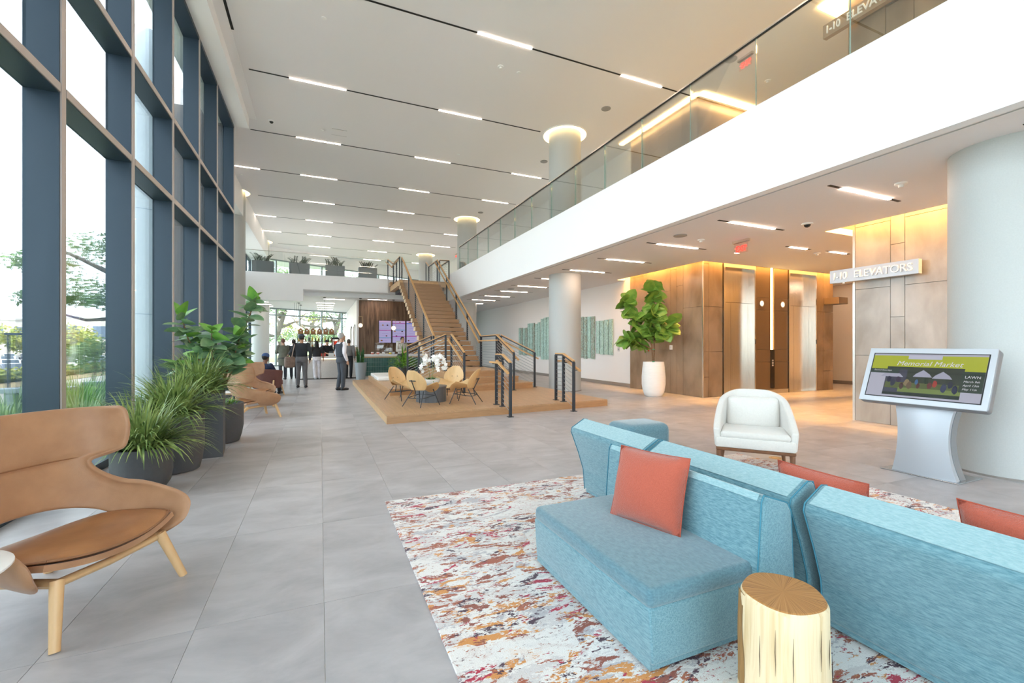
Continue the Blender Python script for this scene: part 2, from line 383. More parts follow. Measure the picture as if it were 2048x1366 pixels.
for y, lb in ((12.0, 'pale exterior column just outside the window wall'), (2.1, 'exterior column outside the glass near the viewer')):
    t = thing('exterior_column', lb, 'column', (-3.5, y, -.15)); obj('shaft', MB().lathe([(.5, 0), (.5, 8.2)], 40), M_colx, t, True)
    for z in (2.2, 4.4, 6.6): obj('joint_ring', MB().lathe([(.503, z), (.503, z + .012)], 40, cap=False), mat('joint_grey', '#9fb0be', .6), t, True)
# ---------------------------------------------------------------- recessed linear lights
def linelight(y, x0, x1, lamps, z, label, w=.044, group=None):
    led = M_led if z > 6 else M_ledL if z == ZL else M_led
    t = thing('linear_light', label, 'ceiling light', (0, y, z), group=group)
    obj('channel', MB().bb(x0, x1, -w / 2, w / 2, -.006, 0), M_black, t)
    for a, b in lamps: obj('lamp', MB().bb(a, b, -w / 2, w / 2, -.012, -.002), led, t)
four = [(-3.35, -2.07), (-.69, .62), (3.05, 4.32), (6.74, 8.0)]
two = [(-.69, .62), (3.05, 4.32)]
for i, (y, x0, x1, l) in enumerate([(5.5, -1.5, 6.2, two), (8.86, -1.5, 9.3, four[1:]), (12.2, -1.56, 6.24, two), (15.58, -1.95, 8.4, four[1:]), (18.95, -3.4, 8.4, four), (22.3, -2.5, 6.2, two),
                              (25.65, -3.4, 8.4, four), (28.97, -3.4, 8.4, four), (32.3, -2.5, 6.1, two), (35.6, 1, 8.4, four[2:])]):
    linelight(y, x0, x1, l, ZC, 'long recessed light line across the atrium ceiling, %s from the viewer' % ORD[i])
for i, y in enumerate((2.0, 3.85, 5.69, 7.54, 9.37, 11.14, 12.95, 14.87, 16.55, 18.42, 20.2, 22.0)):
    linelight(y, 6.41, 8.11, [(6.68, 7.85)], ZL, 'short recessed light under the balcony, %s from the viewer' % ORD[i])
linelight(6.6, 9.48, 10.32, [(9.61, 10.18)], ZL, 'short recessed light in the elevator lobby ceiling, left one')
linelight(6.55, 10.81, 11.68, [(10.95, 11.54)], ZL, 'short recessed light in the elevator lobby ceiling, right one')
linelight(7.0, 15.5, 16.9, [(15.6, 16.8)], ZL, 'recessed light in the corridor past the elevators, front one')
linelight(9.6, 15.5, 16.9, [(15.6, 16.8)], ZL, 'recessed light in the corridor past the elevators, middle one')
linelight(12.2, 15.5, 16.9, [(15.6, 16.8)], ZL, 'recessed light in the corridor past the elevators, rear one')
for x0, x1, y, lb in ((-.2, .8, 28.5, 'first'), (-.15, .8, 30.2, 'second'), (-.15, .8, 31.9, 'third'), (-.15, .8, 33.6, 'fourth')):
    linelight(y, x0, x1, [(x0, x1)], 3.92, 'cafe ceiling light in the middle stack of four, %s from the front' % lb, .1)
for x0, x1, y, lb in ((.2, 1.23, 26.0, 'cafe ceiling light just behind the mezzanine edge, left of the wood wall'), (2.41, 3.4, 25.3, 'cafe ceiling light in front of the brown wood wall'),
                      (-3.44, -2.75, 29.1, 'cafe ceiling light above the far column, front one of three'), (-3.48, -2.77, 30.8, 'cafe ceiling light above the far column, middle one of three'), (-3.5, -2.77, 32.1, 'cafe ceiling light above the far column, rear one of three')):
    linelight(y, x0, x1, [(x0, x1)], 3.92, lb, .09)
# upper ceiling slot lamps on the right gallery wall
# coves around the elevator cores
def cove(name, label, x0, x1, y0, y1, z, m=M_cove):
    tag(obj(name, MB().bb(x0, x1, y0, y1, z - .03, z), m), label, 'cove light')
cove('cove_light', 'warm cove strip above the stone wall behind the fig tree', 9.22, 9.30, 8.8, 12.2, 4.12)
cove('cove_light', 'warm cove strip above the two elevator doors', 9.3, 15.4, 8.68, 8.76, 4.12)
cove('cove_light', 'warm cove strip above the near stone wall with the elevator sign', 9.02, 9.1, -7, 5.2, 4.12)
cove('cove_light', 'warm cove strip on the hidden end of the near stone core', 9.2, 15.4, 5.2, 5.28, 4.12)
M_cove2 = emis('cove_led_upper', '#ffcf8a', 14.0)
cove('cove_light', 'warm cove strip over the upper far stone core, lobby side', 8.98, 9.1, 8.7, 11.9, 7.99, M_cove2)
cove('cove_light', 'warm cove strip over the upper elevator opening', 9.1, 14, 8.55, 8.72, 7.99, M_cove2)
cove('cove_light', 'warm cove strip over the upper sign wall', 8.8, 8.98, 1.0, 5.3, 7.99, M_cove2)
cove('cove_light', 'square bright recess light beyond the upper elevator sign', 8.9, 9.6, 5.12, 5.55, 7.99, M_cove2)
# ---------------------------------------------------------------- stone cladding panels
def cladX(root, x, th, cols, m):
    """panels on a plane X = x facing -X; cols: (y0, y1, [z breaks])"""
    for y0, y1, zs in cols:
        for za, zb in zip(zs, zs[1:]):
            obj('stone_panel', MB().bb(x, x + th, y0 + .004, y1 - .004, za + .004, zb - .004), m, root)
def cladY(root, y, th, cols, m):
    for x0, x1, zs in cols:
        for za, zb in zip(zs, zs[1:]):
            obj('stone_panel', MB().bb(x0 + .004, x1 - .004, y, y + th, za + .004, zb - .004), m, root)
cladX(core1, 9.40, .035, [(11.08, 11.88, [0, 1.25, 2.45, 3.6, 4.1]), (10.04, 11.08, [0, 1.25, 3.0, 4.1]), (9.8, 10.04, [0, 1.7, 3.6, 4.1]), (9.55, 9.8, [0, .68, 2.0, 3.1, 4.1]), (8.87, 9.55, [0, 1.25, 2.45, 4.1])], M_stone)
M_edgetrim = mat('steel_corner', '#d8d2c8', .3, metal=.9)
obj('corner_trim', MB().bb(9.395, 9.43, 8.835, 8.87, 0, 4.1), M_edgetrim, core1)
cladY(core1, 8.85, .26, [(9.44, 9.62, [0, .55, 1.23, 2.45, 3.6, 4.1]), (9.62, 10.13, [0, 1.23, 2.45, 4.1]), (14.12, 14.45, [0, 1.23, 2.45, 4.1]), (14.45, 14.94, [0, .6, 1.23, 2.45, 4.1]), (10.13, 11.42, [3.66, 4.1]), (11.42, 12.78, [3.66, 4.1]), (12.78, 14.12, [3.66, 4.1])], M_stone)
cladX(core2, 9.20, .035, [(4.5, 5.06, [0, 1.22, 2.44, 3.6, 4.1]), (4.29, 4.5, [0, 1.9, 3.17, 4.1]), (3.66, 4.29, [0, 1.22, 2.44, 3.6, 4.1]), (3.45, 3.66, [0, 1.5, 2.9, 4.1]), (2.2, 3.45, [0, 1.22, 2.44, 4.1]), (1.0, 2.2, [0, 1.8, 4.1])], M_stone2)
obj('corner_trim', MB().bb(9.195, 9.24, 5.06, 5.10, 0, 4.1), M_edgetrim, core2)
cladX(core1u, 9.2, .035, [(10.9, 11.6, [ZF, 6.6, 8]), (10.3, 10.9, [ZF, 7.2, 8]), (9.9, 10.3, [ZF, 6.3, 7.6, 8]), (9.4, 9.9, [ZF, 7.0, 8]), (8.84, 9.4, [ZF, 6.2, 8])], M_stone)
cladX(core2u, 9.06, .035, [(4.5, 5.1, [ZF, 6.5, 8]), (4.1, 4.5, [ZF, 7.3, 8]), (3.3, 4.1, [ZF, 6.1, 8]), (2.5, 3.3, [ZF, 6.9, 8]), (1.2, 2.5, [ZF, 6.2, 8])], M_stone)
# ---------------------------------------------------------------- elevators
M_bronze = mat('bronze_panel', '#7d6a55', .38, metal=.55, noise=.1, nscale=(90, 90, 90))
def elevator(n, x0, x1, label):
    d = thing('door_%d' % n, label, 'door'); del d['category']; d['kind'] = 'structure'
    f = M_steel
    obj('jamb', MB().bb(x0, x0 + .05, 8.82, 9.1, 0, 3.66), f, d); obj('jamb', MB().bb(x1 - .05, x1, 8.82, 9.1, 0, 3.66), f, d)
    obj('head', MB().bb(x0 + .05, x1 - .05, 8.82, 9.1, 3.56, 3.66), f, d)
    obj('transom_panel', MB().bb(x0 + .05, x1 - .05, 9.03, 9.09, 2.62, 3.56), f, d)
    s = x0 + .05 + (x1 - x0 - .1) * .40
    for a, b in ((x0 + .05, s), (s, x1 - .05)):
        leaf = obj('door_leaf', MB().bb(a + .003, b - .003, 9.04, 9.09, .01, 2.612), f, d)
    obj('sill', MB().bb(x0, x1, 8.84, 9.1, 0, .012), M_steel, d)
    obj('floor_sign', MB().bb(x1 - .04, x1 - .01, 8.808, 8.82, 1.45, 1.58), mat('dark_plate', '#57534d', .4), d)
elevator(1, 10.15, 11.40, 'left brushed steel elevator doors with bright steel frame')
elevator(2, 12.82, 14.10, 'right brushed steel elevator doors with bright steel frame')
ctr = core1; C8 = 8.85
obj('base', MB().bb(11.42, 12.80, C8 - .02, C8 + .25, 0, .12), M_steel, ctr)
for x0, x1 in ((11.42, 12.05), (12.19, 12.80)):
    for za, zb in ((.12, .92), (.92, 1.28), (1.28, 2.42), (2.42, 2.78), (2.78, 3.66)):
        obj('bronze_panel', MB().bb(x0 + .004, x1 - .004, C8, C8 + .25, za + .003, zb - .003), M_bronze, ctr)
obj('back_strip', MB().bb(12.05, 12.19, C8 + .03, C8 + .25, 0.12, 3.66), M_bronze, ctr)
tag(obj('light_strip', MB().bb(12.09, 12.15, 8.86, 8.885, 1.28, 3.66), emis('vertical_led', '#ffd68e', 14.)), 'vertical glowing light strip between the elevators', 'light strip')
cp = thing('call_panel', 'black elevator call panel below the vertical light strip', 'call panel', (12.12, 8.845, 0))
obj('plate', MB().bb(-.08, .08, -.01, .025, .16, 1.27), mat('gloss_black', '#1b1715', .15), cp)
for z in (.80, .87, .94): obj('call_button', MB().bb(-.03, .03, -.016, -.01, z, z + .045), mat('button_grey', '#c9c5bd', .4), cp)
for x, s in ((11.66, 'left'), (12.55, 'right')):
    t = thing('lift_lantern', 'round white lift lantern, %s of the vertical light strip' % s, 'lantern', (x, 8.845, 2.61))
    obj('disc', MB().lathe([(.075, 0), (.075, .012), (0, .012)], 28, M=rot(rx=PI / 2)), emis('lantern_white', '#fff0cf', 1.4), t, True)
    obj('ring', MB().lathe([(.075, 0), (.1, 0), (.1, .016), (.075, .016), (.075, 0)], 28, M=rot(rx=PI / 2), cap=False), M_steel, t, True)
# ---------------------------------------------------------------- signs
RXM = (PI / 2, 0, -PI / 2)
M_signw = mat('sign_letters', '#fdfdfb', .5)
def elevsign(x, yl, yr, z0, z1, label, m, cov):
    t = thing('elevator_sign', label, 'sign', (x, yl, z0)); h = z1 - z0
    obj('board', MB().bb(0, .10, yr - yl, 0, 0, h), m, t)
    text('lettering', '1-10', h * .78, M_signw, t, (-.012, -.05, h * .24), RXM, .012, 1.0, .75, bold=.003)
    text('lettering', 'ELEVATORS', h * .78, M_signw, t, (-.012, -.42, h * .24), RXM, .012, 1.0, .90, bold=.002)
    obj('bracket', MB().bb(.09, .22, yr - yl + .1, -.5, .03, .06), M_steel, t)
elevsign(9.02, 5.40, 4.02, 2.59, 2.83, 'long silver elevators sign on the pale stone wall by the kiosk', mat('silver_sign', '#c9ccd0', .4, metal=.3), 0)
elevsign(8.86, 5.43, 4.05, 7.28, 7.53, 'upper elevators sign behind the balcony glass', mat('tan_sign', '#a58c70', .5), 0)
t = thing('blade_sign', 'small brown blade sign sticking out in the elevator lobby', 'sign', (14.72, 8.45, 2.68)); obj('blade', MB().bb(-.22, .22, -.02, .4, 0, .2), M_bronze, t); obj('edge_plate', MB().bb(-.22, .22, -.03, -.02, 0, .2), M_stone, t)
def exitsign(x, y, z, label):
    t = thing('exit_sign', label, 'exit sign', (x, y, z))
    obj('canopy', MB().bb(-.035, .035, -.19, .19, -.05, 0), M_steel, t)
    obj('acrylic_plate', MB().bb(-.006, .006, -.16, .16, -.27, -.05), glassmat('acrylic', (1, .9, .9), .03), t)
    o = text('lettering', 'EXIT', .17, emis('exit_red', '#ff3b30', 2.2), t, (-.012, .115, -.235), RXM, .003, 1., .72, bold=.004)
    for sgn in (-1, 1): obj('arrow', MB().add([(-.012, sgn * .148, -.16), (-.012, sgn * .125, -.14), (-.012, sgn * .125, -.18)], [(0, 1, 2)]), emis('exit_red', '#ff3b30', 2.2), t)
exitsign(8.06, 6.58, ZL, 'red lit exit sign under the lower ceiling near the elevators')
exitsign(8.9, 7.15, ZC, 'red exit sign on the upper ceiling seen through the balcony glass')
exitsign(9.0, 30.9, ZC, 'far red exit sign beyond the top of the stairs')
# ---------------------------------------------------------------- glass guards
def guardX(x, ys, z0, z1, label, breaks=1.245):
    t = thing('glass_guardrail', label, 'guardrail')
    for a, b in zip(ys, ys[1:]):
        obj('glass_panel', MB().bb(x + .03, x + .045, a + .008, b - .008, z0, z1), M_guard, t)
        obj('panel_edge', MB().bb(x + .03, x + .045, b - .0075, b + .0015, z0, z1), M_edge, t)
    obj('top_rail', MB().bb(x + .02, x + .055, ys[0], ys[-1], z1, z1 + .022), M_steel, t)
    obj('rail_shadow_gap', MB().bb(x + .024, x + .051, ys[0], ys[-1], z1 - .016, z1), M_black, t)
    return t
guardX(5.79, [3.26 + 1.247 * k for k in range(-9, 14)], ZF, 5.88, 'frameless glass balcony guard with thin steel top rail')
t = thing('glass_guardrail', 'frameless glass guard in front of the mezzanine planters', 'guardrail')
xs = [-4.0 + 1.2 * k for k in range(7)]
for a, b in zip(xs, xs[1:]): obj('glass_panel', MB().bb(a + .006, b - .006, 23.86, 23.875, ZF, 5.88), M_guard, t)
obj('top_rail', MB().bb(xs[0], xs[-1], 23.85, 23.885, 5.88, 5.9), M_steel, t)
# ---------------------------------------------------------------- ceiling devices
M_dev = mat('device_white', '#efeeea', .5); M_grille = mat('speaker_grille', '#9a9894', .7)
def disc(name, x, y, z, r, m, label, cat, h=.012, dome=None):
    t = thing(name, label, cat, (x, y, z)); obj('body', MB().lathe([(r, 0), (r, -h), (r * .8, -h * 1.3), (0, -h * 1.3)], 28), m, t, True)
    if dome: obj('dome', MB().ell((0, 0, -h), (r * .62, r * .62, r * .62), 16, 10), dome, t, True)
    return t
for x, y, z, lb in ((6.61, 6.79, ZL, 'round grey ceiling speaker under the balcony near the exit sign'), (6.82, 15.84, ZL, 'round grey ceiling speaker far under the balcony'), (7.31, 10.28, ZC, 'round grey speaker on the high ceiling nearest the viewer'),
                    (7.37, 14.12, ZC, 'round grey speaker on the high ceiling right past the halo column'), (7.31, 20.79, ZC, 'round grey speaker on the high ceiling before the second halo column'), (8.69, 7.36, ZC, 'round grey speaker on the upper ceiling beside the upper exit sign')):
    disc('ceiling_speaker', x, y, z, .13, M_grille, lb, 'speaker')
for x, y, z, lb in ((7.22, 3.41, ZL, 'white smoke detector beside the nearest balcony light'), (7.26, 6.88, ZL, 'white smoke detector left of the lower exit sign'), (10.85, 6.78, ZL, 'white smoke detector inside the elevator lobby'), (10.23, 7.59, ZC, 'white smoke detector on the upper ceiling behind the glass'), (3.92, 9.72, ZC, 'small white detector on the high ceiling by the nearest lamp')):
    t = disc('smoke_detector', x, y, z, .07, M_dev, lb, 'smoke detector', .02); obj('sensor_head', MB().lathe([(.035, -.025), (.028, -.06), (0, -.06)], 16), M_dev, t, True)
for x, y, z, lb in ((8.06, 5.21, ZL, 'black dome camera under the lower ceiling'), (-1.31, 14.76, ZC, 'black dome camera on the high ceiling near the window soffit'), (-3.42, 30.6, ZC, 'black dome camera high beside the far left column')):
    disc('dome_camera', x, y, z, .09, M_dev, lb, 'camera', .02, mat('smoked_dome', '#20201f', .12))
for k, (x, y, lb) in enumerate(((.07, 9.7, 'left of the first lamp'), (4.41, 9.76, 'behind the first lamp'), (.07, 14.79, 'beside the square hatch'), (4.39, 14.78, 'in the middle of the ceiling'), (4.39, 19.78, 'toward the stairs'), (-2.8, 19.85, 'near the left column'))):
    t = disc('sprinkler_cap', x, y, ZC, .05, M_dev, 'small white sprinkler cap on the high ceiling %s' % lb, 'sprinkler')
t = thing('access_hatch', 'square white access hatch outlined in the high ceiling', 'hatch', (.55, 14.73, ZC)); obj('lid', MB().bb(-.2, .2, -.2, .2, -.006, 0), M_ceil, t); obj('rim', MB().bb(-.215, .215, -.215, -.2, -.005, 0).bb(-.215, .215, .2, .215, -.005, 0), M_grille, t)
t = thing('wall_switch', 'white thermostat plate on the stone wall behind the fig tree', 'thermostat', (9.385, 10.0, 1.28)); obj('plate', MB().bb(-.01, .01, -.05, .05, 0, .13), M_dev, t); obj('keypad', MB().bb(-.014, -.01, -.03, .03, .03, .1), mat('plate_pale', '#d9d6d0', .4), t)
t = thing('fire_alarm', 'red fire alarm pull on the stone wall behind the fig tree', 'fire alarm', (9.37, 11.02, 1.22)); obj('box', MB().bb(-.03, .03, -.06, .06, 0, .14), mat('alarm_red', '#b3342c', .4), t); obj('pull', MB().bb(-.04, -.03, -.03, .03, .03, .07), M_signw, t)
t = thing('wall_switch', 'small grey plate on the white gallery wall beside the art', 'plate', (9.49, 12.6, 1.2)); obj('plate', MB().bb(-.01, .008, -.06, .06, 0, .14), mat('grey_plate', '#c9cacc', .5), t); obj('print', MB().bb(-.012, -.01, -.04, .04, .05, .09), M_grille, t)
# ---------------------------------------------------------------- art strips on the gallery wall
M_art = mat('patina_copper', '#bfe2d9', .5, nscale=(26, 26, 12), col2='#87a89d', detail=10, ndist=1.5, ramp=(.36, .60), bump=.1)
M_art2 = mat('patina_copper_dark', '#b4d8ce', .5, nscale=(26, 26, 9), col2='#827d6c', detail=10, ndist=1.8, ramp=(.42, .62), bump=.1)
art = thing('wall_art', 'set of vertical blue green patina strips on the white wall', 'wall art', (9.45, 0, 0))
yy = 20.95; groups = [(20.95, 19.86, .91, 2.31), (19.86, 18.5, .90, 2.46), (18.5, 14.0, .78, 2.64), (14.0 - .02, 12.88, 1.08, 2.32)]
tops = [(20.95, 19.9, .92, 2.30), (19.88, 18.5, .90, 2.46), (18.46, 15.6, .76, 2.66), (15.57, 14.0, .9, 2.5), (13.96, 12.88, 1.08, 2.33)]
random.seed(3)
for y1, y0, z0, z1 in tops:
    n = max(3, round((y1 - y0) / .28)); w = (y1 - y0) / n
    for k in range(n):
        obj('art_strip', MB().bb(0, .03, y1 - w * (k + 1) + .035, y1 - w * k - .02, z0 + random.uniform(-.02, .02), z1 + random.uniform(-.03, .03)), random.choice((M_art, M_art, M_art2)), art)
# upper gallery pictures
for y, lb in ((19.0, 'small framed brown print behind the balcony glass, right one'), (21.2, 'small framed brown print behind the balcony glass, left one')):
    t = thing('framed_print', lb, 'picture', (9.47, y, 5.55)); obj('frame', MB().bb(-.03, .03, -.55, .55, 0, .75), mat('frame_dark', '#6b645c', .5), t)
    obj('canvas', MB().bb(-.035, -.03, -.5, .5, .05, .7), mat('brown_print', '#cdbba6', .7, nscale=(6, 6, 6), col2='#7b6250', detail=8, ramp=(.45, .55)), t)
# ---------------------------------------------------------------- wooden platform, tiers, stair
def frontY(x): return 8.10 + (x - 1.09) * .0935
PLAT = .148
plat = thing('wood_platform', 'low oak platform in front of the stairs', 'platform')
obj('substructure', MB().prism([(1.12, 8.14), (6.10, frontY(6.1) + .04), (6.10, 17.05), (1.12, 17.05)], 0, PLAT - .022), mat('dark_core', '#5b4630', .7), plat)
nb = 26; w = (6.13 - 1.09) / nb
for k in range(nb):
    x0 = 1.09 + k * w + .001; x1 = x0 + w - .002
    cut = [8.0, 10.2 + (k * 7 % 5) * .5, 13.6 + (k * 3 % 4) * .5, 17.1]
    for i in range(3):
        a = (frontY(x0), frontY(x1)) if i == 0 else (cut[i] + .001,) * 2
        obj('floor_board', MB().prism([(x0, a[0]), (x1, a[1]), (x1, cut[i + 1]), (x0, cut[i + 1])], PLAT - .022, PLAT), M_oak, plat)
M_riser = mat('oak_riser', '#ba9168', .42, noise=.18, nscale=(2.2, 30, 30), ndist=.5)
for a, b in ((1.09, 3.6), (3.602, 6.13)):
    obj('front_riser', MB().prism([(a, frontY(a) - .004), (b, frontY(b) - .004), (b, frontY(b) + .02), (a, frontY(a) + .02)], 0, PLAT - .023), M_riser, plat)
obj('side_riser', MB().bb(1.086, 1.11, 8.12, 17.1, 0, PLAT - .023), M_oakL, plat)
obj('side_riser', MB().bb(6.11, 6.134, 8.62, 17.1, 0, PLAT - .023), M_riser, plat)
def tier(name, poly, z0, z1, label):
    t = thing(name, label, 'step')
    cx = sum(p[0] for p in poly) / len(poly); cy = sum(p[1] for p in poly) / len(poly)
    obj('top', MB().prism(poly, z1 - .03, z1), M_oak, t)
    inn = [(p[0] + (.012 if p[0] < cx else -.012), p[1] + (.012 if p[1] < cy else -.012)) for p in poly]
    obj('riser', MB().prism(inn, z0, z1 - .03), M_riser, t)
    return t
R = .171
tier('oak_step', [(1.58, 11.28), (5.79, 11.78), (5.79, 16.6), (1.58, 16.6)], PLAT, PLAT + R, 'lowest oak step above the platform, also the bench with white cushions')
tier('oak_step', [(2.75, 11.78), (5.47, 12.1), (5.47, 15.9), (2.75, 15.9)], PLAT + R, PLAT + 2 * R, 'middle oak step below the stair landing')
tier('oak_step', [(3.2, 12.17), (5.02, 12.4), (5.25, 14.9), (5.25, 15.6), (3.2, 15.6)], PLAT + 2 * R, PLAT + 3 * R, 'oak landing at the foot of the stair flight')
Z0 = PLAT + 3 * R
stair = thing('staircase', 'open oak staircase of thick floating treads rising to the mezzanine', 'staircase')
NT = 20; DZ = (4.46 - Z0) / 21; GO = .303; SY = 14.78; XL, XR = 3.33, 5.24
tr = MB().rbox(0, .175, -.076, XR - XL, .35, .152, .008, 1).mesh('tread'); tr.materials.append(M_oakT)
cap = MB().bb(-.006, 0, .002, .348, -.148, -.004).mesh('tread_end'); cap.materials.append(M_oakE)
for j in range(1, NT + 1):
    o = obj('tread', tr, M_oakT, stair, loc=((XL + XR) / 2, SY + GO * (j - 1), Z0 + DZ * j))
    obj('tread_end', cap, M_oakE, o, loc=(-(XR - XL) / 2, 0, 0))
sl = DZ / GO
for x in (XL + .35, XR - .35):
    M = MB(); y0, y1 = SY + .1, SY + GO * NT + .2
    za, zb = Z0 - .02, Z0 + sl * (y1 - y0) - .02
    M.add([(x - .06, y0, za - .1), (x + .06, y0, za - .1), (x + .06, y1, zb - .12), (x - .06, y1, zb - .12), (x - .06, y0, za), (x + .06, y0, za), (x + .06, y1, zb + .05), (x - .06, y1, zb + .05)],
          [(0, 1, 2, 3), (4, 7, 6, 5), (0, 4, 5, 1), (1, 5, 6, 2), (2, 6, 7, 3), (3, 7, 4, 0)])
    obj('stringer', M, M_dsteel, stair)
YT = SY + GO * NT; ZT = 4.46
ld = thing('upper_landing', 'oak upper landing with steps joining the mezzanine', 'landing')
obj('deck', MB().bb(3.36, 5.78, YT, 23.78, ZT - .05, ZT), M_oak, ld)
obj('edge_beam', MB().bb(3.36, 5.78, YT + .005, 23.78, ZT - .26, ZT - .05), M_oakL, ld)
obj('step', MB().bb(3.3, 5.78, 23.3, 23.79, ZT, ZT + .2), M_oakT, ld)
obj('steel_beam', MB().bb(3.6, 5.5, YT + .15, 23.6, ZT - .42, ZT - .26), M_dsteel, ld)
# ---------------------------------------------------------------- cable railings
M_rail = mat('handrail_oak', '#d2a26a', .4, noise=.12, nscale=(6, 6, 6))
def seg(p, q, w, h, m, name, root):
    p, q = Vector(p), Vector(q); d = q - p; L = d.length
    M = Matrix.Translation(p) @ d.to_track_quat('X', 'Z').to_matrix().to_4x4()
    return obj(name, MB().box(L / 2, 0, 0, L, w, h, M=M), m, root)
def railing(label, posts, h=1.07, ncab=11, cap=True, hand=None, plates=True, xposts=()):
    """posts: list of (x, y, zbase); cables strung between consecutive posts"""
    t = thing('cable_railing', label, 'railing')
    for i, (x, y, z) in enumerate(list(posts) + list(xposts)):
        obj('post', MB().box(x, y, z + (h - .03) / 2, .05, .05, h - .03, rz=0), M_dsteel, t)
        if plates: obj('base_plate', MB().box(x, y, z + .006, .11, .11, .012), M_dsteel, t)
    for p, q in zip(posts, posts[1:]):
        a = Vector(p); b = Vector(q); up = Vector((0, 0, 1))
        seg(a + up * (h - .03), b + up * (h - .03), .05, .035, M_dsteel, 'top_bar', t)
        seg(a + up * (h), b + up * (h), .055, .024, M_rail, 'rail_cap', t)
        for k in range(ncab):
            zz = .09 + (h - .2) * k / (ncab - 1)
            obj('cable', MB().tube([a + up * zz, b + up * zz], .006, 5), M_cable, t)
        if hand:
            n = (b - a).cross(up).normalized() * hand
            ext = (b - a).normalized() * .12
            seg(a + n + up * (h - .17) - ext, b + n + up * (h - .17) + ext, .045, .035, M_rail, 'handrail', t)
            for s_ in (.02, .98):
                c = a.lerp(b, s_) + up * (h - .20); obj('bracket', MB().tube([c, c + n, c + n + up * .03], .009, 5), M_dsteel, t)
    return t
lz = Z0
railing('short cable railing at the platform front, nearer to the wood chairs', [(3.43, 8.75, PLAT), (3.44, 8.43, PLAT), (3.42, 7.97, 0)], hand=.09)
railing('short cable railing at the platform front, farther right before the grey column', [(4.97, 8.93, PLAT), (4.99, 8.62, PLAT), (4.95, 8.12, 0)], hand=-.09)
fl0, fl1 = SY - .12, YT + .1
def flz(y): return Z0 + (y - SY + .15) * sl
for x, nm, hd in ((XL + .16, 'left', .09), (XR - .08, 'right', -.09)):
    ys = [fl0, 16.2, 17.7, 19.2, fl1]
    railing('long sloping cable railing on the %s side of the stair flight' % nm, [(x, fl0, Z0)] + [(x, y, flz(y)) for y in ys[1:]], hand=hd, plates=False, ncab=12)
railing('level cable railing along the right edge of the lower landing', [(5.14, fl0 - .12, Z0), (4.98, 12.5, Z0)], hand=.09)
railing('sloping cable railing running right from the landing corner down to the platform', [(5.06, 12.52, Z0), (5.92, 11.95, PLAT)], hand=-.09)
railing('sloping cable railing coming forward from the right landing corner', [(4.9, 12.48, Z0), (4.98, 11.36, PLAT)], hand=-.09)
railing('sloping cable railing coming forward from the left landing corner', [(3.5, 12.5, Z0), (3.5, 11.25, PLAT)], hand=.09)
railing('sloping cable railing going left from the left landing corner', [(3.36, 12.62, Z0), (2.58, 12.62, PLAT + R)], hand=.09)
railing('sloping cable railing going left from the foot of the flight', [(3.38, 14.5, Z0), (2.6, 14.5, PLAT + R)], hand=.09)
railing('upper landing railing on the left with oak cap', [(3.4, YT + .12, ZT), (3.4, 21.9, ZT), (3.4, 22.9, ZT), (3.28, 24.0, ZF)], hand=-.09)
railing('upper landing railing on the right by the balcony end', [(5.2, YT + .2, ZT), (5.2, 22.9, ZT), (5.3, 24.0, ZF)])
railing('upper railing closing the balcony end beside the landing', [(5.3, YT + .2, ZT), (5.74, YT + .1, ZT), (5.74, 22.9, ZT)])
